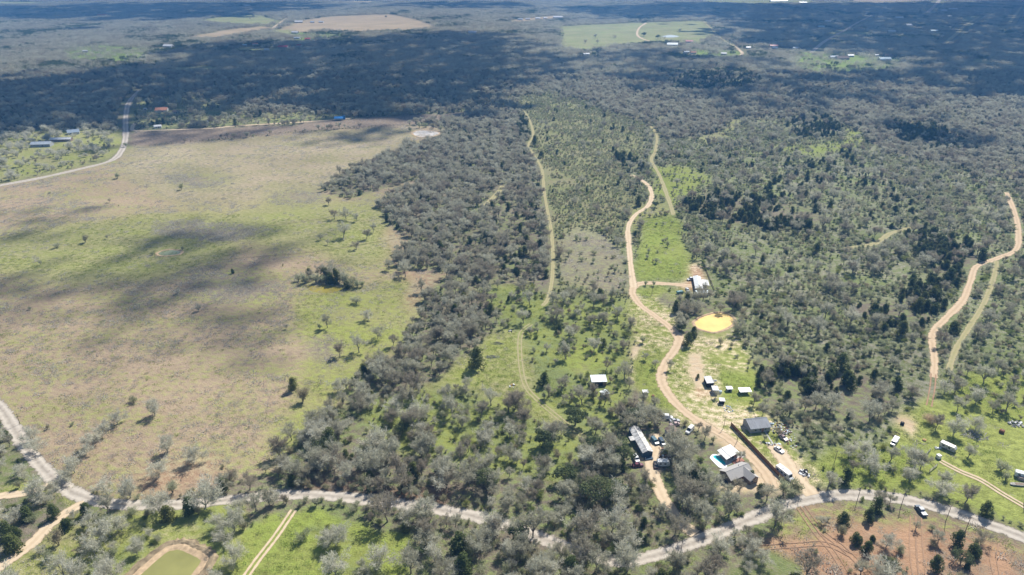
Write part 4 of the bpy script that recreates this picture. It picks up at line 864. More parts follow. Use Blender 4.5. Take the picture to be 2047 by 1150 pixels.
def timber(name, label, px, py, rx, ry, n, L, m, seed, rad=.07, hh=.9):
    r = random.Random(seed); p = G(px, py, .3); mb = MB(); main = r.uniform(0,3.14)
    for k in range(n):
        a = r.uniform(0,6.283); q = math.sqrt(r.random()); x, y = math.cos(a)*q*rx, math.sin(a)*q*ry; z = r.uniform(.05,hh)*(1-q*.7); d = main+r.gauss(0,.6); l = L*r.uniform(.4,1)
        mb.tube([(x-math.cos(d)*l/2,y-math.sin(d)*l/2,z),(x+math.cos(d)*l/2,y+math.sin(d)*l/2,z+r.uniform(-.1,.3))], rad*r.uniform(.5,1.6), 4)
    o = mb.obj(name, m); o.location = (p.x,p.y,0); tag(o, label, None, None, 'stuff'); KEEP.append((p.x,p.y,max(rx,ry)*.8)); return o
timber('timber_heap', 'long heap of silvered timber on the lime green field', 1950, 869, 5.5, 3.6, 110, 3.0, M_GREYW, 21)
timber('brush_heap', 'upper grey brush heap on the narrow field', 992, 686, 3.0, 1.6, 60, 2.0, M_GREYW, 22, .05, .6)
timber('brush_heap', 'lower dark brush heap on the narrow field', 985, 713, 3.4, 1.8, 60, 2.2, M_GREY, 23, .05, .6)
timber('brush_heap', 'dark brush heap on the sandy yard', 1271, 664, 1.8, .9, 30, 1.6, M_WOOD, 24, .05, .5)
timber('brush_heap', 'brush heap beside the green pond grass', 155, 1098, 2.0, 1.2, 26, 2.2, M_WOOD, 25, .06, .3)
timber('brush_heap', 'second brush heap beside the green pond grass', 170, 1086, 1.8, 1.0, 22, 2.2, M_WOOD, 26, .06, .3)
timber('brush_heap', 'brown brush heap at the thicket edge by the flatbed truck', 1788, 867, 2.6, 1.8, 60, 1.8, M_WOOD, 27, .05, .5)
timber('brush_heap', 'brown twiggy heap beside the broken corral', 1826, 910, 2.4, 1.6, 60, 1.6, M_WOOD, 28, .05, .6)
# broken corral of rails
for i, (a, b) in enumerate([((1850,913),(1860,900)),((1843,920),(1846,928)),((1850,915),(1869,934)),((1857,945),(1873,932))]):
    A_, B2 = G(*a), G(*b); root = thing('corral_rail', ['upper loose rail panel of the broken corral','left short rail panel of the broken corral','long dark rail panel of the broken corral','pale lower rail panel of the broken corral'][i], 'fence', (A_.x,A_.y,0), math.atan2(B2.y-A_.y, B2.x-A_.x)); L_ = (B2-A_).length
    for z in (.4,.8,1.2): q = MB(); q.tube([(0,0,z),(L_,0,z)], .06, 5); q.obj('rail', M_WOOD if i == 2 else M_GREYW, root)
    for k in range(3): q = MB(); q.tube([(L_*k/2,0,-.05),(L_*k/2,0,1.35)], .08, 5); q.obj('post', M_WOOD, root)
# wire fence along the upper mobile home
A_, B2 = G(1403,522), G(1428,583); L_ = (B2-A_).length; root = thing('dark_fence', 'dark low fence along the thicket behind the white mobile home', 'fence', (A_.x,A_.y,0), math.atan2(B2.y-A_.y, B2.x-A_.x))
for k in range(int(L_/3)+1): q = MB(); q.tube([(k*3,0,-.05),(k*3,0,1.3)], .07, 5); q.obj('post', M_POLE, root)
for z in (.3,.7,1.1): q = MB(); q.box((L_/2,.08,z), (L_,.05,.22)); q.obj('rail', M_POLE, root)
# concrete path to the farmhouse
o = flat('garden_path', [(1528,863),(1531,863),(1546,886),(1543,887)], .05, M_CONC, sm=False); structure(o)

# ------------------------------------------------------------------ utility poles
POLES = [(1713,1003,8.0,'power pole at the top of the road bend'),(1800,1016,8.5,'power pole left of the parked dark pickup'),(1890,1044,9.0,'power pole right of the parked dark pickup'),(1930,1062,7.5,'power pole above the olive cedar'),(1560,1054,8.0,'power pole at the left of the red clearing'),(1446.5,855,6.8,'power pole beside the dirt drive at the fence end'),(1473,884,6.0,'power pole behind the pool house'),(1361,1103,8.0,'power pole where the sandy drive meets the gravel road'),(964,781,6.5,'lone pole on the narrow field'),(40,848,6.5,'pole beside the gravel road on the tan pasture'),(1303,590,6.0,'pole inside the bend of the drive'),(1668,925,7.0,'leaning pole in the grass by the road bend'),(2046,1008,7.5,'pole beside the wheel track on the lime field'),(310,513,5.0,'pole beside the small round pond')]
for px, py, h, label in POLES:
    h *= .85; p = G(px, py); root = thing('utility_pole', label, 'pole', (p.x,p.y,0), .45, None)
    q = MB(); q.tube([(0,0,-.2),(.05,0,h*.5),(.1,0,h)], [.12,.10,.08], 7); q.obj('pole', M_POLE, root)
    q = MB(); q.box((.1,.12,h-.5), (1.9,.1,.12)); c_ = q.obj('crossarm', M_POLE, root)
    for x in (-.7,.1,.9): q = MB(); q.tube([(x,.12,h-.44),(x,.12,h-.24)], .05, 5); q.obj('insulator', M_GREY, c_)

# ------------------------------------------------------------------ plants
TW_BARE = leafmat('bare_twigs', (.34,.295,.225), (.45,.435,.325), (.57,.56,.44), .5)
TW_PALE = leafmat('lichened_twigs', (.56,.54,.44), (.62,.605,.49), (.67,.65,.53), .5)
TW_BRUSH = leafmat('brush_twigs', (.38,.33,.22), (.39,.42,.24), (.49,.49,.34), .5)
LF_CEDAR = leafmat('cedar_foliage', (.095,.125,.04), (.12,.15,.048), (.17,.18,.055), 0.4)
LF_OAK = leafmat('live_oak_leaves', (.10,.13,.055), (.125,.155,.065), (.155,.18,.075), 0.35)
TW_TUFT = leafmat('dry_weeds', (.50,.465,.40), (.56,.52,.46), (.60,.57,.49), .6)
TW_TAN = leafmat('straw_twigs', (.55,.41,.27), (.58,.44,.29), (.60,.47,.32), .5)
BARK = mat('bark', (.27,.24,.20), 0.9, var=.25, scale=6)
BARKP = mat('pale_bark', (.40,.39,.33), 0.9, var=.25, scale=6)

def slivers(P, D, L, Wd, r):
    "thin triangles at P along D"
    n = len(P); D = D/np.maximum(np.linalg.norm(D, axis=1, keepdims=True), 1e-6)
    R = r.normal(size=(n, 3)); U = np.cross(D, R); U /= np.maximum(np.linalg.norm(U, axis=1, keepdims=True), 1e-6)
    a = P+U*(Wd/2)[:, None]; b = P-U*(Wd/2)[:, None]; c = P+D*L[:, None]
    V = np.stack([a, b, c], 1).reshape(-1, 3); F = np.arange(3*n).reshape(n, 3)
    return V, F
def leaves(P, N, s, r):
    "leaf-clump triangles at P facing roughly N"
    n = len(P); N = N+r.normal(size=(n, 3))*0.55; N /= np.linalg.norm(N, axis=1, keepdims=True)
    R = r.normal(size=(n, 3)); U = np.cross(N, R); U /= np.linalg.norm(U, axis=1, keepdims=True); W = np.cross(N, U)
    V = []
    for k in range(3):
        a = 2*math.pi*k/3+0.3
        V.append(P+(U*math.cos(a)+W*math.sin(a))*s[:, None]*(1.25 if k == 0 else 0.8))
    V = np.stack(V, 1).reshape(-1, 3); return V, np.arange(3*n).reshape(n, 3)
def tri_mesh(name, V, F, m):
    me = bpy.data.meshes.new(name); me.from_pydata([tuple(p) for p in V.tolist()], [], F.tolist()); me.materials.append(m); me.update(); return me
def bare_tree(seed, h, rad, ntw, twm, bark, tw=0.085, fork=.22, limbs=7, flat=1.0):
    r = np.random.default_rng(seed); mb = MB()
    lean = r.normal(size=2)*0.05*h
    fz = h*fork*r.uniform(.8, 1.2); F0 = Vector((lean[0]*.5, lean[1]*.5, fz))
    br = 0.022*h+0.03
    mb.tube([(0,0,-0.15), (lean[0]*.2, lean[1]*.2, fz*.5), F0], [br*1.35, br, br*.85], 6, False)
    anchors = []
    cz = h*.62
    for k in range(limbs):
        az = 2*math.pi*(k+r.uniform(-.3,.3))/limbs; el = r.uniform(.35, 1.35) if k else 1.45
        rr = rad*r.uniform(.6,.92)
        end = Vector((lean[0]+math.cos(az)*math.cos(el)*rr*1.1, lean[1]+math.sin(az)*math.cos(el)*rr*1.1, fz+(h-fz)*(.35+.6*math.sin(el))*r.uniform(.75,.95)*flat))
        mid = F0.lerp(end, .5)+Vector((r.normal()*.25, r.normal()*.25, .12*h*r.uniform(0,.8)))
        mb.tube([F0, mid, end], [br*.6, br*.38, br*.14], 4, False)
        for q in range(5):
            t = r.uniform(.35, 1.0); b0 = (F0.lerp(mid, t*2) if t < .5 else mid.lerp(end, t*2-1))
            o = Vector(r.normal(size=3)); o.normalize(); out = (b0-Vector((0,0,cz*.7))); out.normalize()
            e2 = b0+(o*.8+out*.7+Vector((0,0,.25)))*rad*r.uniform(.25,.5)
            e2.z = max(e2.z, h*.22)
            mb.tube([b0, e2], [br*.24, br*.08], 3, False)
            for s in range(3): anchors.append(b0.lerp(e2, r.uniform(.3, 1.05)))
        anchors.append(end)
    A = np.array([tuple(a) for a in anchors])
    P = A[r.integers(0, len(A), ntw)]+r.normal(size=(ntw,3))*np.array([.10,.10,.075])*rad
    D = (P-np.array([0,0,cz*.75]))/rad*0.8+r.normal(size=(ntw,3))*.6+np.array([0,0,.25])
    V, F = slivers(P, D, r.uniform(.10,.26,ntw)*rad, r.uniform(.6,1.5,ntw)*tw, r)
    V[:,2] = np.maximum(V[:,2], .1)
    return mb, bark, V, F, twm
def cedar_tree(seed, h, rad, n=1500):
    r = np.random.default_rng(seed); mb = MB()
    mb.tube([(0,0,-.15),(0,0,h*.3),(r.normal()*.08,r.normal()*.08,h*.85)], [.16,.12,.03], 5, False)
    for k in range(7):
        a = r.uniform(0,6.28); z = h*r.uniform(.2,.75); mb.tube([(0,0,z),(math.cos(a)*rad*.7,math.sin(a)*rad*.7,z+.5)], [.05,.015], 3, False)
    nl = 14; lob = []
    for k in range(nl):
        z = .06+.88*(k+r.uniform(0,1))/nl; a = r.uniform(0,6.28); prof = (1-z)**.5*min(1, (z+.30)*2.4)
        lob.append((math.cos(a)*rad*prof*.55, math.sin(a)*rad*prof*.55, z*h, rad*(.30+.32*prof)))
    lob = np.array(lob); i = r.integers(0, nl, n)
    d = r.normal(size=(n,3)); d /= np.linalg.norm(d, axis=1, keepdims=True)
    P = lob[i,:3]+d*lob[i,3:4]*np.cbrt(r.uniform(.25,1,n))[:,None]*np.array([1,1,1.25])
    P[:,2] = np.maximum(P[:,2], .15)
    V, F = leaves(P, d+np.array([0,0,.4]), r.uniform(.16,.34,n), r)
    return mb, BARK, V, F, LF_CEDAR
def live_oak(seed, h, rad, n=1900):
    r = np.random.default_rng(seed); mb = MB()
    mb.tube([(0,0,-.15),(.1,0,h*.28)], [.34,.26], 7, False); lob = []
    for k in range(9):
        a = 6.283*k/9+r.normal()*.25; rr = rad*r.uniform(.35,.68); z = h*r.uniform(.5,.74)
        if k == 0: rr = 0; z = h*.78
        e = (math.cos(a)*rr, math.sin(a)*rr, z); mb.tube([(.1,0,h*.25),(e[0]*.5,e[1]*.5,z*.72),e], [.18,.11,.03], 4, False)
        lob.append(e+(rad*r.uniform(.30,.46),))
        lob.append((e[0]*1.15+r.normal()*.5, e[1]*1.15+r.normal()*.5, z*.85+r.normal()*.3, rad*r.uniform(.22,.32)))
    lob = np.array(lob); i = r.integers(0, len(lob), n)
    d = r.normal(size=(n,3)); d[:,2] = np.abs(d[:,2])*1.0-.25; d /= np.linalg.norm(d, axis=1, keepdims=True)
    P = lob[i,:3]+d*lob[i,3:4]*np.cbrt(r.uniform(.35,1,n))[:,None]*np.array([1,1,.8])
    V, F = leaves(P, d+np.array([0,0,.3]), r.uniform(.16,.36,n), r)
    return mb, BARK, V, F, LF_OAK
def brush(seed, h, rad, ntw=560, twm=None):
    r = np.random.default_rng(seed); mb = MB(); A = []
    for k in range(8):
        a = r.uniform(0,6.28); q = rad*r.uniform(.2,.9); e = Vector((math.cos(a)*q, math.sin(a)*q, h*r.uniform(.6,1)*(1-.35*(q/rad)**2)))
        m_ = Vector((e.x*.35, e.y*.35, e.z*.55)); mb.tube([(e.x*.06,e.y*.06,-.05), m_, e], [.05,.035,.012], 3, False)
        for s in range(9): A.append(m_.lerp(e, r.uniform(-.2,1.05)))
    A = np.array([tuple(x) for x in A])
    P = A[r.integers(0,len(A),ntw)]+r.normal(size=(ntw,3))*np.array([.16,.16,.10])*rad
    P[:,2] = np.abs(P[:,2])
    D = P/rad*.5+r.normal(size=(ntw,3))*.55+np.array([0,0,.35])
    V, F = slivers(P, D, r.uniform(.18,.42,ntw)*rad, r.uniform(.07,.16,ntw), r)
    V[:,2] = np.maximum(V[:,2], .03)
    return mb, BARK, V, F, twm or TW_BRUSH
def tuft(seed, n=60):
    r = np.random.default_rng(seed)
    P = r.normal(size=(n,3))*np.array([.62,.62,0]); D = P*.7+r.normal(size=(n,3))*.35+np.array([0,0,.8])
    V, F = slivers(P, D, r.uniform(.2,.5,n), r.uniform(.08,.2,n), r); V[:,2] = np.maximum(V[:,2], 0)
    return MB(), BARK, V, F, TW_TUFT

LIB = {}
def library(kind, builds):
    coll = bpy.data.collections.new(kind+'_library'); out = []
    for i, (mb, bark, V, F, lm) in enumerate(builds):
        trunk = mb.mesh('trunk', bark) if mb.v else None
        crown = tri_mesh('crown', V, F, lm)
        j = MB(); j.v = list(mb.v); j.f = list(mb.f); j.mi = [0]*len(j.f); o = len(j.v)
        j.v += [tuple(p) for p in V.tolist()]; j.f += [tuple(a+o for a in f) for f in F.tolist()]; j.mi += [1]*len(F)
        ob = bpy.data.objects.new('%s_source_%02d' % (kind, i), j.mesh(kind, [bark, lm])); coll.objects.link(ob)
        out.append((trunk, crown))
    LIB[kind] = (coll, out)
library('bare', [bare_tree(100+i, [7.4,8.2,6.6,7.8,6.0,8.6,7.0][i], [3.7,4.2,3.4,3.5,3.3,3.9,4.3][i], 1800, TW_BARE, BARK, tw=.125) for i in range(7)])
library('pale', [bare_tree(200+i, [6.4,7.2,6.0,6.8,5.6][i], [4.3,4.7,3.9,4.1,4.2][i], 1900, TW_PALE, BARKP, tw=.13, fork=.12, limbs=8) for i in range(5)])
library('brush', [brush(300+i, [2.6,3.3,2.2,3.0,3.8,2.4][i], [1.7,2.0,1.9,1.6,1.9,2.2][i]) for i in range(6)])
TW_GREEN = leafmat('green_shrub_leaves', (.20,.25,.08), (.26,.31,.10), (.34,.36,.12), .5)
library('green', [brush(340+i, [1.9,2.4,1.6,2.1][i], [1.6,1.9,1.7,1.4][i], 620, TW_GREEN) for i in range(4)])
library('cedar', [cedar_tree(400+i, [5.6,6.4,4.8,6.0,4.2][i], [2.4,2.7,2.5,2.2,2.4][i]) for i in range(5)])
library('liveoak', [live_oak(500+i, [7.0,7.8,6.4][i], [4.6,5.2,4.2][i]) for i in range(3)])
library('tan', [brush(560+i, 3.2, 4.2, 900, TW_TAN) for i in range(2)])
def grass(seed, n=26):
    r = np.random.default_rng(seed)
    P = r.normal(size=(n,3))*np.array([.5,.5,0]); D = P*.6+r.normal(size=(n,3))*.4+np.array([0,0,.7])
    V, F = slivers(P, D, r.uniform(.15,.42,n), r.uniform(.10,.22,n), r); V[:,2] = np.maximum(V[:,2], 0)
    return MB(), BARK, V, F, TW_GRASS
TW_GRASS = leafmat('grass_blades', (.20,.30,.06), (.30,.36,.10), (.44,.42,.18), .5)
library('grass', [grass(640+i) for i in range(5)])
library('tuft', [tuft(600+i) for i in range(6)])
# far woods: small stands of simplified trees
def stand(seed, cedar=False):
    r = np.random.default_rng(seed); Vs = []; Fs = []; o = 0; mb = MB()
    for k in range(7 if not cedar else 9):
        x, y = r.uniform(-8.5,8.5,2); h = r.uniform(6,9.5) if not cedar else r.uniform(4.5,7); rad = r.uniform(2.8,4.2) if not cedar else r.uniform(1.8,2.6)
        n = 110; d = r.normal(size=(n,3)); d /= np.linalg.norm(d, axis=1, keepdims=True)
        P = np.array([x,y,h*.6])+d*np.array([rad,rad,h*.36])*np.cbrt(r.uniform(.2,1,n))[:,None]
        if cedar: V, F = leaves(P, d, r.uniform(.35,.65,n), r)
        else: V, F = slivers(P, d+r.normal(size=(n,3))*.6+np.array([0,0,.3]), r.uniform(.7,1.5,n), r.uniform(.2,.42,n), r)
        V[:,2] = np.maximum(V[:,2], .1); Vs.append(V); Fs.append(F+o); o += len(V)
        mb.tube([(x,y,-.1),(x,y,h*.5)], [.2,.1], 3, False)
    return mb, BARK, np.concatenate(Vs), np.concatenate(Fs), (LF_CEDAR if cedar else TW_BARE)
library('stand', [stand(700+i) for i in range(6)])
library('cedarstand', [stand(720+i, True) for i in range(3)])

SEG = np.array(ROADSEGS)
def clear_of(X, Y, marg):
    ok = np.ones(len(X), bool)
    lo = np.minimum(SEG[:,0],SEG[:,2]); hi = np.maximum(SEG[:,0],SEG[:,2]); lo2 = np.minimum(SEG[:,1],SEG[:,3]); hi2 = np.maximum(SEG[:,1],SEG[:,3])
    order = np.argsort(Y); Ys = Y[order]
    for s in range(len(SEG)):
        ax, ay, bx, by, w = SEG[s]; R = w+marg
        i0 = np.searchsorted(Ys, lo2[s]-R); i1 = np.searchsorted(Ys, hi2[s]+R)
        if i1 <= i0: continue
        idx = order[i0:i1]; x = X[idx]; y = Y[idx]
        dx, dy = bx-ax, by-ay; L2 = dx*dx+dy*dy+1e-9
        t = np.clip(((x-ax)*dx+(y-ay)*dy)/L2, 0, 1)
        ok[idx] &= np.hypot(x-ax-t*dx, y-ay-t*dy) > R
    for kx, ky, r in KEEP: ok &= np.hypot(X-kx, Y-ky) > r+marg*.6
    return ok
LODY = 1300.0
def sample(sp, y0, y1, clump, marg, seed):
    dens = np.array([CLS[k][3].get(sp, 0.0) for k in CKEYS]); mx = dens.max()*1.6; s = math.sqrt(100.0/mx)
    r = np.random.default_rng(seed)
    ny = int((y1-y0)/s); yy = y0+np.arange(ny)*s; Xs = []; Ys = []
    for y in yy:
        hw = y*0.80+40; nx = int(2*hw/s); Xs.append(-hw+np.arange(nx)*s); Ys.append(np.full(nx, y))
    X = np.concatenate(Xs); Y = np.concatenate(Ys)
    X = X+r.uniform(-1,1,len(X))*s; Y = Y+r.uniform(-1,1,len(Y))*s
    p = dens[cover(X, Y)]/mx
    if clump: p = p*np.clip(1+clump*(vnoise(X/13, Y/13, seed+5)+vnoise(X/41, Y/41, seed+6)-1)*2.4, 0.06, 1.6)
    k = r.uniform(size=len(X)) < p
    X, Y = X[k], Y[k]
    if marg is not None: k = clear_of(X, Y, marg); X, Y = X[k], Y[k]
    n = len(X); nv = len(LIB[sp][1])
    return dict(X=X, Y=Y, i=r.integers(0, nv, n), s=(.45+.85*r.uniform(0,1,n)**1.35)*np.array([{'TL':.8,'W':.92,'TM':.95,'WN':1.08,'TG':1.0,'LH':1.0}.get(k, 1.0) for k in CKEYS])[cover(X, Y)], r=r.uniform(0,6.283,n))
def stuff(name, label, lib, d):
    n = len(d['X']); me = bpy.data.meshes.new(name); me.vertices.add(n)
    me.vertices.foreach_set('co', np.stack([d['X'], d['Y'], np.zeros(n)], 1).ravel().astype(np.float32))
    for nm, ty, key in (('variant','INT','i'), ('size','FLOAT','s'), ('turn','FLOAT','r')):
        a = me.attributes.new(nm, ty, 'POINT'); a.data.foreach_set('value', d[key].astype(np.int32 if ty == 'INT' else np.float32))
    o = bpy.data.objects.new(name, me); C.objects.link(o); tag(o, label, None, None, 'stuff')
    ng = bpy.data.node_groups.new(name+'_scatter', 'GeometryNodeTree')
    ng.interface.new_socket('Geometry', in_out='INPUT', socket_type='NodeSocketGeometry'); ng.interface.new_socket('Geometry', in_out='OUTPUT', socket_type='NodeSocketGeometry')
    N = ng.nodes.new; L = ng.links.new
    gi, go = N('NodeGroupInput'), N('NodeGroupOutput'); ci = N('GeometryNodeCollectionInfo'); ci.inputs['Collection'].default_value = LIB[lib][0]
    ci.inputs['Separate Children'].default_value = True; ci.inputs['Reset Children'].default_value = True
    ip = N('GeometryNodeInstanceOnPoints'); ip.inputs['Pick Instance'].default_value = True
    def na(nm, ty):
        q = N('GeometryNodeInputNamedAttribute'); q.data_type = ty; q.inputs['Name'].default_value = nm; return q.outputs[0]
    cx = N('ShaderNodeCombineXYZ'); L(na('turn','FLOAT'), cx.inputs[2])
    L(gi.outputs[0], ip.inputs['Points']); L(ci.outputs[0], ip.inputs['Instance']); L(na('variant','INT'), ip.inputs['Instance Index'])
    L(cx.outputs[0], ip.inputs['Rotation']); L(na('size','FLOAT'), ip.inputs['Scale']); L(ip.outputs[0], go.inputs[0])
    mod = o.modifiers.new('scatter', 'NODES'); mod.node_group = ng
    return o
def plant(kind, variant, name, label, cat, x, y, s, rz, group, parts=('trunk','crown')):
    root = thing(name, label, cat, (x, y, 0), rz, group); root.scale = (s, s, s)
    tr, cr = LIB[kind][1][variant]
    for nm, me in zip(parts, (tr, cr)):
        if me is None: continue
        o = bpy.data.objects.new(nm, me); C.objects.link(o); o.parent = root
    return root
ZONE = {'W':'in the dense leafless wood', 'WN':'in the tangled wood along the gravel road', 'WB':'in the reddish brush strip beside the gravel road', 'WC':'in the dark evergreen stand', 'WM':'in the mixed evergreen and leafless wood',
 'T':'in the grey thicket', 'TC':'in the thicket dotted with evergreens', 'TL':'in the low green thicket by the grassy track', 'TG':'on the lime green grass near the road bend', 'TM':'in the open woodland by the silver roofed barn', 'TM2':'in the open woodland below the narrow field',
 'PG2':'on the green edge of the big pasture', 'P':'on the tan pasture', 'BL':'on the grass beside the green pond', 'PC':'in the mixed clump beside the dirt track', 'PP':'in the pale clump by the lush green field', 'LH':'around the long white roofed sheds', 'UH':'around the orange roofed house',
 'RD':'on the cleared red earth', 'RG':'on the rough verge of the red clearing', 'GS':'on the bright green grass patch', 'GP':'in the dry grassy gap', 'LG':'on the lush green paddock', 'GF':'on the narrow field between the woods', 'Y':'in the grassy yard by the dirt drive', 'BF':'on the grey brown brush field', 'FS':'in the far green clearing', 'FG':'in the far green field'}
LANDMARKS = [(1471,937,'the grey roofed house'),(1457,903,'the pool house'),(1281,876,'the streaked mobile home'),(1353,868,'the brown roofed cabin'),(1514,842,'the metal roofed farmhouse'),(1427,646,'the yellow pond'),(340,1130,'the green pond'),(1196,757,'the silver roofed barn'),(1395,563,'the white roofed mobile home'),(1896,891,'the rusty camper'),(1569,946,'the white motorhome'),(1789,881,'the flatbed truck'),(540,1090,'the wheel track on the lush field'),(1312,960,'the narrow sandy drive'),(1841,1021,'the parked dark pickup'),(645,578,'the muddy pond'),(1417,765,'the white roofed sheds'),(1950,868,'the timber heap'),(1190,990,'the largest olive oak'),(940,1120,'the yellow green cedar'),(1600,1090,'the crossing red tracks'),(985,700,'the brush heaps on the narrow field'),(80,1070,'the pale dirt track'),(1130,840,'the end of the narrow field'),(780,900,'the lone rounded oak in the wood'),(1180,182,'x')][:-1]
LMK = [(G(a,b).x, G(a,b).y, n) for a, b, n in LANDMARKS]; NROAD = None
def whereabouts(x, y, cl, s, kind):
    size = 'small ' if s < .72 else ('large ' if s > 1.12 else '')
    d, n = min((math.hypot(x-a, y-b), n) for a, b, n in LMK)
    if d < 26: return size, 'near '+n
    i = np.argmin(np.hypot((CR[:,0]-x), (CR[:,1]-y)))
    if math.hypot(CR[i,0]-x, CR[i,1]-y) < 11: return size, 'on the '+('far' if y > CR[i,1] else 'near')+' verge of the gravel road' if False else 'on the '+('pasture and house' if y > CR[i,1] else 'pond and red clearing')+' side of the gravel road'
    return size, ZONE.get(CKEYS[cl], 'among the grass and brush')
CR = np.array([(p.x, p.y) for p in smooth([G(*q) for q in COUNTY], 8)])
def split(kind, d, n, name, cat, look, group):
    "the n plants that show largest become objects of their own; the rest stay one mass"
    px, py = proj(d['X'], d['Y']); vis = (px > -15) & (px < PW+15) & (py < PH+25) & (py > 0)
    score = np.where(vis, d['s']/np.hypot(np.hypot(d['X'], d['Y']), CAMH), 0)
    pick = np.argsort(-score)[:n]; pick = pick[score[pick] > 0]
    cl = cover(d['X'], d['Y'])
    for k in pick:
        size, z = whereabouts(d['X'][k], d['Y'][k], cl[k], d['s'][k], kind)
        plant(kind, int(d['i'][k]), name, size+look+' '+z, cat, d['X'][k], d['Y'][k], float(d['s'][k]), float(d['r'][k]), group+' '+z+(', '+size.strip() if size else ''))
    m = np.ones(len(d['X']), bool); m[pick] = False
    return {q: v[m] for q, v in d.items()}

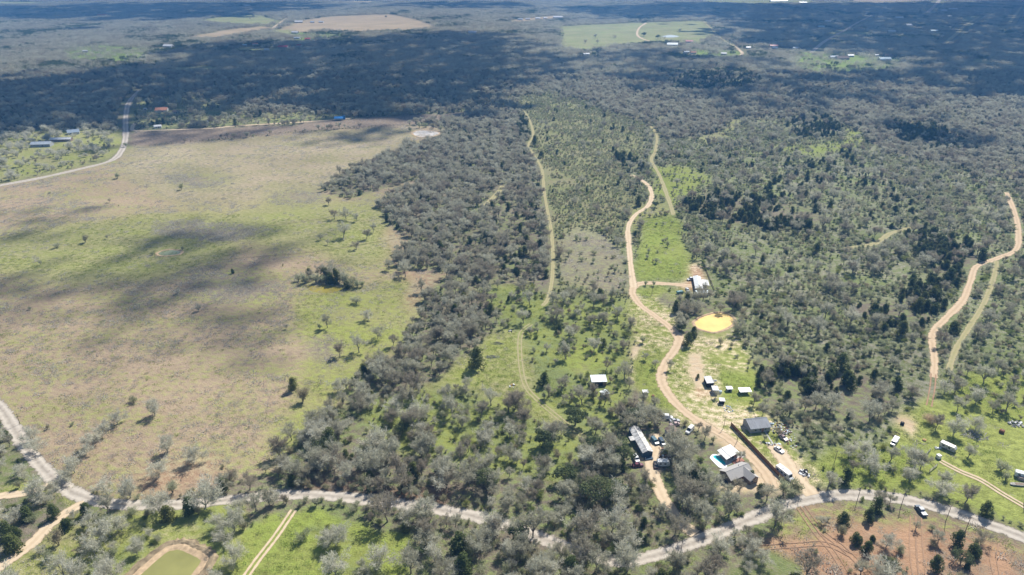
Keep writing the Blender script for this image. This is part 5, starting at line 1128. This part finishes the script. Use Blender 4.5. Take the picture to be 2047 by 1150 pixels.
# lone plants that can be pointed out one by one: (pixel of the foot, kind, size factor, label)
LONE = [
 (820,262,'brush',1.6,'bush at the left end of the white pond'),(838,256,'brush',1.9,'bush behind the left half of the white pond'),(852,255,'brush',2.0,'bush behind the middle of the white pond'),(866,257,'brush',2.0,'bush behind the right half of the white pond'),(880,262,'brush',1.8,'bush at the right end of the white pond'),(305,510,'brush',.8,'dark weed clump at the left end of the small round pond'),(365,500,'brush',.9,'dark weed clump at the right end of the small round pond'),
 (1478,922,'bare',.55,'small bare reddish tree on the red deck'),(1865,848,'tan',1.0,'round straw coloured leafless bush beside the lime green field'),
 (680,712,'bare',.95,'round bare tree with a long shadow on the green pasture edge'),(655,655,'bare',.9,'bare tree leaning over its shadow south of the muddy pond'),(712,607,'brush',1.6,'grey bush on a tan patch beside the muddy pond'),
 (737,640,'pale',.75,'slim grey tree on the green slope near the wood edge'),(755,678,'bare',.8,'forked bare tree leaning right near the wood edge'),(787,690,'bare',.75,'bare tree with dark undergrowth at the wood edge'),(811,553,'bare',1.0,'tall bare tree with a bare trunk at the wood corner'),(778,540,'bare',.9,'bare tree with a broad shadow beside the wood corner'),
 (843,585,'bare',.95,'upright bare tree standing on reddish earth'),(657,410,'bare',.85,'bare tree at the head of the field tree group'),(669,438,'bare',.85,'bare tree left in the trio on the green field'),(692,438,'bare',1.05,'widest bare tree in the trio on the green field'),(714,443,'bare',.75,'bare tree right in the trio on the green field'),
 (687,475,'bare',1.15,'gnarled bare tree with thick limbs on the green field'),(733,478,'bare',1.0,'bushy bare tree pair front half on the green field'),(746,465,'bare',.8,'bushy bare tree pair rear half on the green field'),(641,480,'bare',.6,'small bare tree beside the cloud shadow on the pasture'),(655,489,'bare',.4,'tiny bare sapling beside the cloud shadow on the pasture'),(713,499,'bare',.7,'low spreading bare tree below the field tree group'),
 (605,805,'brush',2.1,'dark grey bush on the lower green pasture'),(583,880,'bare',.85,'round grey tree on the lower pasture by the wood'),(660,825,'bare',.9,'bare tree at the notch of the wood edge'),(588,780,'cedar',.9,'dark pointed evergreen on the lower pasture'),(675,785,'pale',.8,'pale tree standing at the wood edge on the lower pasture'),
 (310,832,'pale',.85,'round pale lichened tree highest on the lower tan pasture'),(235,848,'pale',.75,'grey lichened tree at the top of the diagonal tree row'),(206,872,'pale',.7,'pale lichened tree in the middle of the diagonal tree row'),(188,890,'pale',.7,'pale lichened bush low in the diagonal tree row'),(172,910,'pale',.6,'low pale bush at the foot of the diagonal tree row'),(335,905,'pale',.8,'pale tree with reddish shadow on the lower tan pasture'),(388,925,'pale',.95,'largest pale tree on the lower tan pasture'),(318,955,'pale',.85,'dense pale tree on reddish earth above the gravel road'),(268,805,'brush',1.1,'small grey bush on the middle of the tan pasture'),
 (355,588,'pale',.4,'small pale bush between the cloud shadows on the pasture'),(397,622,'pale',.45,'small pale bush on the edge of a cloud shadow on the pasture'),(572,658,'bare',.35,'tiny bare sapling on the dry pasture'),(465,547,'cedar',.5,'small dark bush in the middle of the pasture'),(170,485,'brush',1.7,'dark low bush patch on the green pasture stripe'),(115,495,'brush',1.3,'faint grey bush on the green pasture stripe'),
 (235,357,'brush',1.9,'dark bush beside the oval hollow on the upper pasture'),(363,380,'brush',1.5,'grey bush on the upper pasture'),(220,405,'bare',.35,'thin bare sapling on the upper pasture'),(215,478,'bare',.4,'thin bare sapling on the green pasture stripe'),(82,530,'bare',.35,'thin bare sapling on the shaded pasture'),
 (443,278,'bare',.75,'bare tree first in the row on the field boundary'),(455,277,'bare',.75,'bare tree second in the row on the field boundary'),(369,285,'bare',.55,'small bare tree alone on the field boundary'),(540,270,'bare',.75,'bare tree alone where the ploughed strip narrows'),(252,294,'brush',1.5,'bush at the gravel road corner by the ploughed strip'),
 (150,945,'pale',.85,'pale tree overhanging the gravel road bend'),(135,965,'pale',.75,'smaller pale tree overhanging the gravel road bend'),(75,905,'pale',.8,'bare pale tree on the bank above the gravel road'),(62,885,'pale',.7,'thin pale tree on the bank above the gravel road'),(215,988,'pale',.8,'pale round tree on the north verge of the gravel road'),(262,995,'pale',.95,'pale broad tree on the north verge of the gravel road'),(345,985,'brush',1.7,'reddish brown thicket on the north verge of the gravel road'),
 (320,1025,'pale',1.0,'spreading pale tree on the south verge of the gravel road'),(410,1018,'pale',1.2,'tall pale tree standing across the gravel road'),(338,1038,'cedar',1.05,'dark green cedar on the south verge of the gravel road'),(382,1028,'cedar',1.05,'darkest cedar on the south verge of the gravel road'),(135,1058,'cedar',.9,'round dark cedar at the fork of the dirt track'),(175,1030,'cedar',.85,'dark cedar beside the dirt track junction'),(110,1035,'cedar',.8,'dark cedar inside the grey clump by the dirt track'),(30,1100,'cedar',1.2,'olive green cedar left of the dirt track'),(118,1090,'brush',1.6,'rounded grey bush beside the dirt track'),(190,1110,'pale',.9,'pale tree casting a shadow beside the green pond'),(128,1150,'pale',.85,'pale tree at the lower edge of the grass by the pond'),(675,1085,'pale',.8,'pale tree on the lush field right of the wheel track'),(605,1080,'brush',1.4,'grey bush in the lush field beside the wheel track'),
 (1245,925,'liveoak',1.05,'big dark live oak beside the dark car and mobile home'),(1195,910,'liveoak',1.0,'broad olive live oak left of the big dark live oak'),(1150,850,'liveoak',1.1,'dark round live oak at the end of the wheel track'),(1090,895,'liveoak',1.05,'dark leafy oak below the narrow field'),(1190,1000,'liveoak',1.2,'largest olive green oak above the gravel road'),(1130,965,'liveoak',1.0,'olive green oak beside the largest oak'),(1230,985,'liveoak',.8,'smaller olive oak right of the largest oak'),(805,865,'liveoak',.7,'green rounded oak alone in the grey wood'),(955,735,'cedar',1.5,'dark green cedar at the corner of the narrow field'),
 (920,1100,'cedar',1.25,'yellow green cedar above the bottom wood'),(925,1150,'cedar',1.3,'dark pointed cedar at the bottom wood edge'),(1040,1085,'liveoak',.9,'dark leafy oak beside the gravel road in the bottom wood'),(1140,1150,'cedar',1.2,'bright cedar standing in the brown bottom wood'),(1065,1075,'bare',1.3,'tall bare tree with a straight trunk beside the gravel road'),
 (1685,1048,'cedar',.85,'dark cedar upper left on the red clearing'),(1735,1040,'cedar',.8,'dark cedar upper middle on the red clearing'),(1710,1085,'cedar',.8,'small cedar beside the crossing red tracks'),(1732,1105,'cedar',.75,'small dark cedar low on the red clearing'),(1683,1070,'brush',1.3,'grey bush below the cedar on the red clearing'),(1770,1095,'pale',.7,'pale leafless tree between the red tracks'),(1910,1090,'cedar',.95,'olive cedar under the power poles on the red clearing'),(1945,1110,'cedar',.9,'dark cedar right of the power poles on the red clearing'),(1920,1125,'liveoak',.6,'leafy oak at the foot of the red clearing'),(1870,1140,'cedar',.8,'dark cedar at the lower edge of the red clearing'),(1780,1140,'liveoak',.65,'leafy oak by the middle red track'),(1720,1150,'bare',.7,'bare brown tree by the red tracks crossing'),(1960,1085,'bare',.6,'slim bare tree right of the olive cedar'),(1875,1085,'bare',.6,'slim bare tree left of the olive cedar'),(1830,1060,'bare',.35,'bare sapling beside the sandy red track'),
 (1870,858,'bare',.9,'grey tree with a dark shadow beside the straw coloured bush'),(1905,870,'pale',.9,'spreading grey tree leaning over the rusty camper'),(1935,915,'bare',.8,'dead looking bare tree on the lime green field'),(2000,940,'brush',1.7,'round grey bush alone on the lime green field'),(2010,960,'brush',1.1,'small grey bush beside the boat hull'),(1880,990,'pale',.9,'round grey tree at the foot of the lime green field'),(1690,965,'cedar',1.0,'dark cedar like bush on the road verge by the bend'),(1950,860,'pale',.8,'grey tree growing through the timber heap'),(1840,935,'bare',.8,'bare tree over the broken corral'),
 (1525,830,'bare',.8,'leafless grey tree behind the metal roofed house'),(1528,880,'brush',.9,'thin bush on the grass below the metal roofed house'),(1555,872,'bare',.45,'small bare tree beside the concrete path'),(1655,975,'bare',.9,'grey tree at the corner of the sandy drive and road'),(1590,985,'brush',2.0,'brown thicket between the two drives and the road'),(1565,990,'brush',1.9,'reddish thicket at the end of the board fence'),(1478,988,'bare',.7,'bare branching tree in front of the grey roofed house'),(1452,992,'bare',.75,'leafless tree on the left of the sandy forecourt'),(1533,1000,'bare',.8,'bare twisted tree at the drive mouth'),(1520,985,'cedar',.65,'small dark cedar at the drive mouth'),(1500,958,'cedar',.55,'green shrub at the right corner of the grey roofed house'),(1465,968,'brush',.7,'low shrub along the front of the grey roofed house'),(1408,880,'bare',.85,'grey leafless tree in the yard above the pool'),(1425,885,'brush',.9,'small bush in the yard beside the pool house'),
 (1338,895,'bare',1.0,'grey tree below the brown roofed cabin'),(1350,905,'bare',1.2,'broad grey tree between the cabin and the pool'),(1285,850,'bare',1.0,'grey tree at the upper end of the mobile home'),(1262,840,'liveoak',.75,'dull leafy tree above the mobile home'),(1360,930,'bare',1.1,'grey tree left of the swimming pool'),(1380,915,'bare',1.0,'brown grey tree beside the pool yard'),
 (1375,690,'cedar',1.0,'dark evergreen at the foot of the yellow pond bank'),(1362,662,'liveoak',.6,'dark oak on the left of the yellow pond'),(1386,672,'cedar',.8,'dark tree below the yellow pond corner'),(1440,690,'brush',1.1,'dark brush heap below the yellow pond'),
 (1430,795,'bare',.45,'small bare tree in the yard of white sheds'),(1395,757,'cedar',.35,'small dark bush left of the white roofed shed'),(1285,685,'brush',1.2,'low brush on the sandy yard'),(1340,740,'bare',.6,'bare shrub tree inside the drive bend'),(1290,720,'bare',.55,'leaning bare tree left of the drive'),(1310,735,'bare',.5,'twisted small tree left of the drive'),
 (1070,290,'cedar',1.4,'dark cedar beside the upper grassy track'),(1082,315,'cedar',1.1,'second dark cedar beside the upper grassy track'),(1275,412,'cedar',1.3,'dark evergreen beside the winding sandy track'),(1310,415,'liveoak',.7,'dark oak on the bend of the winding sandy track'),(1072,545,'cedar',1.2,'dark cedar left of the grassy track'),(1200,600,'cedar',1.0,'small dark cedar on the brush field edge'),(1050,430,'cedar',1.1,'dark cedar between the wood and the grassy track'),
 (1500,67,'liveoak',.0,''),(1171,87,'bare',1.1,'bare tree left on the far green field'),(1190,77,'bare',1.3,'bare tree right rear on the far green field'),(1194,88,'bare',1.1,'bare tree right front on the far green field'),(1287,73,'liveoak',1.5,'round dark oak by the bend of the far track'),(1315,78,'liveoak',1.3,'round dark oak beside the far white pond'),(1332,85,'liveoak',1.0,'dark oak beside the far barn'),(1358,65,'bare',1.2,'bare tree at the right of the far green field'),(772,36,'liveoak',1.0,'dark oak alone on the far tan field'),(507,34,'liveoak',1.1,'dark oak on the far pale field'),(532,36,'liveoak',1.3,'dark oak at the end of the far pale field'),
 (1800,672,'cedar',1.3,'round dark cedar on the grassy path right of the thicket'),(1905,665,'cedar',1.2,'round dark cedar beside the red dirt track'),(1960,520,'cedar',1.3,'dark cedar where the red dirt track divides'),(1680,740,'cedar',1.2,'single dark cedar above the evergreen stand'),
]
LONE = [q for q in LONE if q[2] and q[3] > 0]
NAMES = {'tan':('shrub','shrub'), 'bare':('bare_tree','tree'), 'pale':('lichened_tree','tree'), 'brush':('shrub','shrub'), 'cedar':('cedar_tree','tree'), 'liveoak':('live_oak_tree','tree')}
for q, (px, py, kind, s, label) in enumerate(LONE):
    p = G(px, py); KEEP.append((p.x, p.y, 2.2*s))
    plant(kind, q % len(LIB[kind][1]), NAMES[kind][0], label, NAMES[kind][1], p.x, p.y, s*(1.3 if kind == 'pale' else 1.15), (q*2.399) % 6.283, None, ('trunk','crown') if kind not in ('brush','tan') else ('stems','twigs'))
# bushes round the muddy pond
for q, (px, py, kind, s) in enumerate([(597,562,'brush',1.9),(610,566,'brush',2.1),(622,560,'bare',1.0),(632,566,'brush',2.3),(642,553,'bare',1.2),(652,560,'cedar',1.5),(665,556,'bare',1.4),(660,566,'cedar',1.3),(674,566,'cedar',1.6),(686,564,'bare',1.1),(688,570,'brush',2.4),(703,572,'brush',2.4),(714,575,'brush',2.0),(724,574,'brush',1.2),(694,577,'cedar',1.1),(646,567,'brush',2.0),(618,556,'cedar',1.0)]):
    p = G(px, py); plant(kind, q % len(LIB[kind][1]), NAMES[kind][0], {'brush':'grey shrub','bare':'bare tree','cedar':'dark evergreen'}[kind]+' in the thicket behind the muddy pond', NAMES[kind][1], p.x, p.y, s, q*1.7, 'thicket behind the muddy pond')

b = sample('bare', 135, LODY, .35, 1.0, 21); b = split('bare', b, 300, 'bare_tree', 'tree', 'bare grey branched tree', 'bare trees')
stuff('leafless_woodland', 'grey leafless woodland spreading to the distance', 'bare', b)
b = sample('pale', 135, LODY, .35, 1.0, 22); b = split('pale', b, 260, 'lichened_tree', 'tree', 'pale lichened leafless tree', 'pale trees')
stuff('pale_woodland', 'pale lichened trees in loose clumps', 'pale', b)
b = sample('cedar', 135, LODY, 1.3, 1.0, 23); b = split('cedar', b, 260, 'cedar_tree', 'tree', 'dark green cedar', 'cedars')
stuff('evergreen_woodland', 'dark green cedars dotted through the woods', 'cedar', b)
b = sample('brush', 135, LODY, .8, .3, 24)
# brush that grows along fence lines and road banks
lx = []; ly = []; ls = []; rl = np.random.default_rng(55)
for line, gap, off, s0 in (([(300,291),(420,281),(560,267),(700,257),(820,249)], 4.5, .8, .45), ([(20,838),(60,892),(100,935),(150,975),(230,997),(330,999),(440,990),(540,978)], 1.7, .8, .55), ([(560,1003),(640,1005),(740,1015),(860,1032)], 2.0, 1.5, .8), ([(610,975),(700,980),(800,992),(880,1006)], 1.6, 1.8, .85), ([(1640,977),(1740,978),(1840,990),(1940,1017),(2047,1055)], 3.0, .8, .55), ([(1250,600),(1258,660),(1262,760)], 5.0, .8, .5), ([(0,360),(120,334),(215,312)], 5.0, 1.0, .6)):
    P = [G(*q) for q in line]
    for a_, b_ in zip(P[:-1], P[1:]):
        for t_ in np.arange(0, 1, gap/max((b_-a_).length, .1)):
            q = a_.lerp(b_, float(t_)); lx.append(q.x+rl.normal()*off); ly.append(q.y+rl.normal()*off); ls.append(s0*rl.uniform(.6,1.4))
n_ = len(lx); ok_ = clear_of(np.array(lx), np.array(ly), .2)
for key, val in (('X',np.array(lx)),('Y',np.array(ly)),('i',rl.integers(0,6,n_)),('s',np.array(ls)),('r',rl.uniform(0,6.28,n_))): b[key] = np.concatenate([b[key], val[ok_]])
b = split('brush', b, 300, 'shrub', 'shrub', 'low grey twiggy shrub', 'shrubs')
stuff('brush_thicket', 'low grey green brush thicket', 'brush', b)
b = sample('green', 135, LODY, 1.1, .3, 28); b = split('green', b, 200, 'leafy_shrub', 'shrub', 'leafy green shrub', 'leafy shrubs')
stuff('green_undergrowth', 'yellow green leafy undergrowth in the thickets', 'green', b)
b = sample('liveoak', 135, 700, .3, 2.0, 25); b = split('liveoak', b, 120, 'live_oak_tree', 'tree', 'olive green leafy oak', 'live oaks')
b = sample('tuft', 135, 900, .9, 0.2, 26); b['s'] = .8+1.9*np.random.default_rng(5).uniform(0,1,len(b['X']))**3
stuff('dry_weeds', 'pale dry weed tufts scattered over the pasture', 'tuft', b)
b = sample('grass', 135, 520, 1.1, 0.1, 27); b['s'] *= 1.3
stuff('grass_tufts', 'green and straw grass tufts over the meadows', 'grass', b)
# far woods
r_ = np.random.default_rng(31); s_ = 13.0; Xs = []; Ys = []
y = LODY
while y < 5200:
    hw = y*.8+40; n_ = int(2*hw/s_); Xs.append(-hw+np.arange(n_)*s_); Ys.append(np.full(n_, y)); y += s_
X = np.concatenate(Xs); Y = np.concatenate(Ys); X = X+r_.uniform(-6,6,len(X)); Y = Y+r_.uniform(-6,6,len(Y))
cl = cover(X, Y); p_ = np.array([min(1, CLS[k][3].get('bare',0)/2.0) for k in CKEYS])[cl]
ced = np.array([CLS[k][3].get('cedar',0) for k in CKEYS])[cl] > 1
pc = np.clip((vnoise(X/90, Y/140, 41)-.55)*2.4, .04, .9)
k_ = (r_.uniform(size=len(X)) < p_) & clear_of(X, Y, 5.0); X, Y, ced, pc = X[k_], Y[k_], ced[k_], pc[k_]
isc = ced | (r_.uniform(size=len(X)) < pc)
for nm, lb, lib, m_ in (('far_woodland','blue grey woodland far off', 'stand', ~isc), ('far_evergreen_woodland','dark evergreen patches in the far woodland','cedarstand', isc)):
    n_ = int(m_.sum()); stuff(nm, lb, lib, dict(X=X[m_], Y=Y[m_], i=r_.integers(0, len(LIB[lib][1]), n_), s=r_.uniform(.8,1.15,n_), r=r_.uniform(0,6.283,n_)))

# ------------------------------------------------------------------ clouds, high up, whose shadows lie on the land
CLOUD = mat('cloud_white', (.85,.86,.88), 1.0, var=.03, scale=.01, spec=0.0)
_ico = None
def ico():
    t = (1+5**.5)/2; V = np.array([(-1,t,0),(1,t,0),(-1,-t,0),(1,-t,0),(0,-1,t),(0,1,t),(0,-1,-t),(0,1,-t),(t,0,-1),(t,0,1),(-t,0,-1),(-t,0,1)], float); V /= np.linalg.norm(V[0])
    F = np.array([(0,11,5),(0,5,1),(0,1,7),(0,7,10),(0,10,11),(1,5,9),(5,11,4),(11,10,2),(10,7,6),(7,1,8),(3,9,4),(3,4,2),(3,2,6),(3,6,8),(3,8,9),(4,9,5),(2,4,11),(6,2,10),(8,6,7),(9,8,1)])
    return V, F
IV, IF = ico()
def cloud(poly, H, s, cov, seed, soft=1.0):
    "a cloud whose shadow falls on the ground inside the traced outline; s is the size of its smallest puffs"
    r = np.random.default_rng(seed)
    W = [G(*p) for p in poly]; xs = [w.x for w in W]; ys = [w.y for w in W]
    gx = np.arange(min(xs)-3*s, max(xs)+3*s, s); gy = np.arange(min(ys)-3*s, max(ys)+3*s, s)
    X, Y = np.meshgrid(gx, gy); X = X.ravel()+r.uniform(-.5,.5,X.size)*s; Y = Y.ravel()+r.uniform(-.5,.5,Y.size)*s
    wob = soft*s*5
    Xq = X+(vnoise(X/(s*7), Y/(s*7), seed)-.5)*wob*1.6+r.normal(size=len(X))*wob*.35; Yq = Y+(vnoise(X/(s*7), Y/(s*7), seed+1)-.5)*wob*1.6+r.normal(size=len(X))*wob*.35
    m = in_poly([(w.x, w.y) for w in W], Xq, Yq) & (r.uniform(size=len(X)) < np.clip(cov*(0.6+0.9*vnoise(X/(s*10), Y/(s*10), seed+2)), 0, 1))
    X, Y = X[m], Y[m]; n = len(X)
    off = SUNV*(H/SUNV.z)
    R = s*r.uniform(.55,1.0,n); up = s*2.5*vnoise(X/(s*9), Y/(s*9), seed+3)
    # a puff that sits higher is shifted further along the sun so that the shadow stays put
    k = up/SUNV.z
    Cn = np.stack([X+off.x+SUNV.x*k, Y+off.y+SUNV.y*k, H+up], 1)
    V = (Cn[:,None,:]+IV[None]*R[:,None,None]*np.array([1,1,.75])).reshape(-1,3)
    F = (np.arange(n)[:,None,None]*12+IF[None]).reshape(-1,3)
    me = bpy.data.meshes.new('cloud'); me.vertices.add(len(V)); me.vertices.foreach_set('co', V.ravel().astype(np.float32))
    me.loops.add(F.size); me.loops.foreach_set('vertex_index', F.ravel().astype(np.int32)); me.polygons.add(len(F))
    me.polygons.foreach_set('loop_start', (np.arange(len(F))*3).astype(np.int32)); me.polygons.foreach_set('loop_total', np.full(len(F),3,np.int32)); me.update(calc_edges=True)
    me.polygons.foreach_set('use_smooth', np.ones(len(F), bool)); me.materials.append(CLOUD)
    o = bpy.data.objects.new('cloud', me); C.objects.link(o); structure(o); return n
H1 = 1500.0
CL = [
 # the big shadow over the far left woods
 ([(-200,190),(0,165),(120,140),(300,118),(420,90),(560,84),(800,72),(960,70),(1110,100),(1130,130),(1100,165),(1040,192),(960,200),(935,226),(800,238),(690,232),(560,222),(470,205),(400,235),(300,240),(255,255),(150,258),(0,272),(-200,280)], 26, 3.0, .8),
 ([(-200,22),(0,18),(200,12),(420,10),(640,6),(560,22),(420,38),(300,52),(120,44),(-200,40)], 60, 3.0, .8),
 ([(1130,20),(1300,8),(1700,10),(2047,4),(2300,10),(2300,220),(2047,222),(1930,216),(1840,190),(1740,178),(1640,155),(1780,146),(1830,130),(1800,108),(1600,98),(1480,88),(1440,60),(1400,36),(1250,40)], 34, 3.0, .8),
 ([(830,8),(1000,4),(1000,22),(870,20)], 50, 1.1, 1.0),
 ([(1780,258),(1850,248),(1925,280),(1905,315),(1850,318),(1790,292)], 12, 1.1, 1.0),
 ([(1140,110),(1300,100),(1480,118),(1620,150),(1750,185),(1840,200),(1700,235),(1500,230),(1330,200),(1200,170)], 16, .42, 1.2),  # thin unseen cloud added to darken the far centre-right woods
 # broken cloud over the pasture
 ([(-100,520),(0,505),(110,498),(200,520),(240,560),(190,590),(60,615),(-100,650)], 7, .46, 2.2),
 ([(-100,440),(60,435),(130,450),(60,475),(-100,490)], 7, .40, 2.0),
 ([(240,520),(330,505),(430,525),(560,480),(640,478),(690,498),(640,525),(560,548),(470,570),(450,600),(520,610),(440,660),(330,705),(250,690),(280,650),(200,620),(300,590),(240,560)], 6, .48, 2.4),
 ([(370,455),(470,445),(560,465),(520,485),(420,490)], 6, .36, 2.0),
 ([(600,262),(760,255),(840,258),(770,272),(640,280)], 8, .8, 1.0),
 ([(240,262),(420,262),(560,256),(420,275),(260,285)], 8, .7, 1.0),
]
for q, (poly, s, cov, soft) in enumerate(CL): cloud(poly, H1, s, cov, 900+q*7, soft)

# ------------------------------------------------------------------ haze
hz = MB(); hz.box((0, 1500, 93.5), (28000, 25000, 190))
hm = bpy.data.materials.new('haze'); hm.use_nodes = True; t = hm.node_tree; t.nodes.remove(t.nodes['Principled BSDF'])
pv = t.nodes.new('ShaderNodeVolumePrincipled'); pv.inputs['Color'].default_value = (.16,.47,1.0,1); pv.inputs['Density'].default_value = 0.00017; pv.inputs['Anisotropy'].default_value = 0.1
t.links.new(pv.outputs[0], t.nodes['Material Output'].inputs['Volume'])
ho = hz.obj('haze', hm); tag(ho, 'thin blue haze over the whole land', None, None, 'stuff')
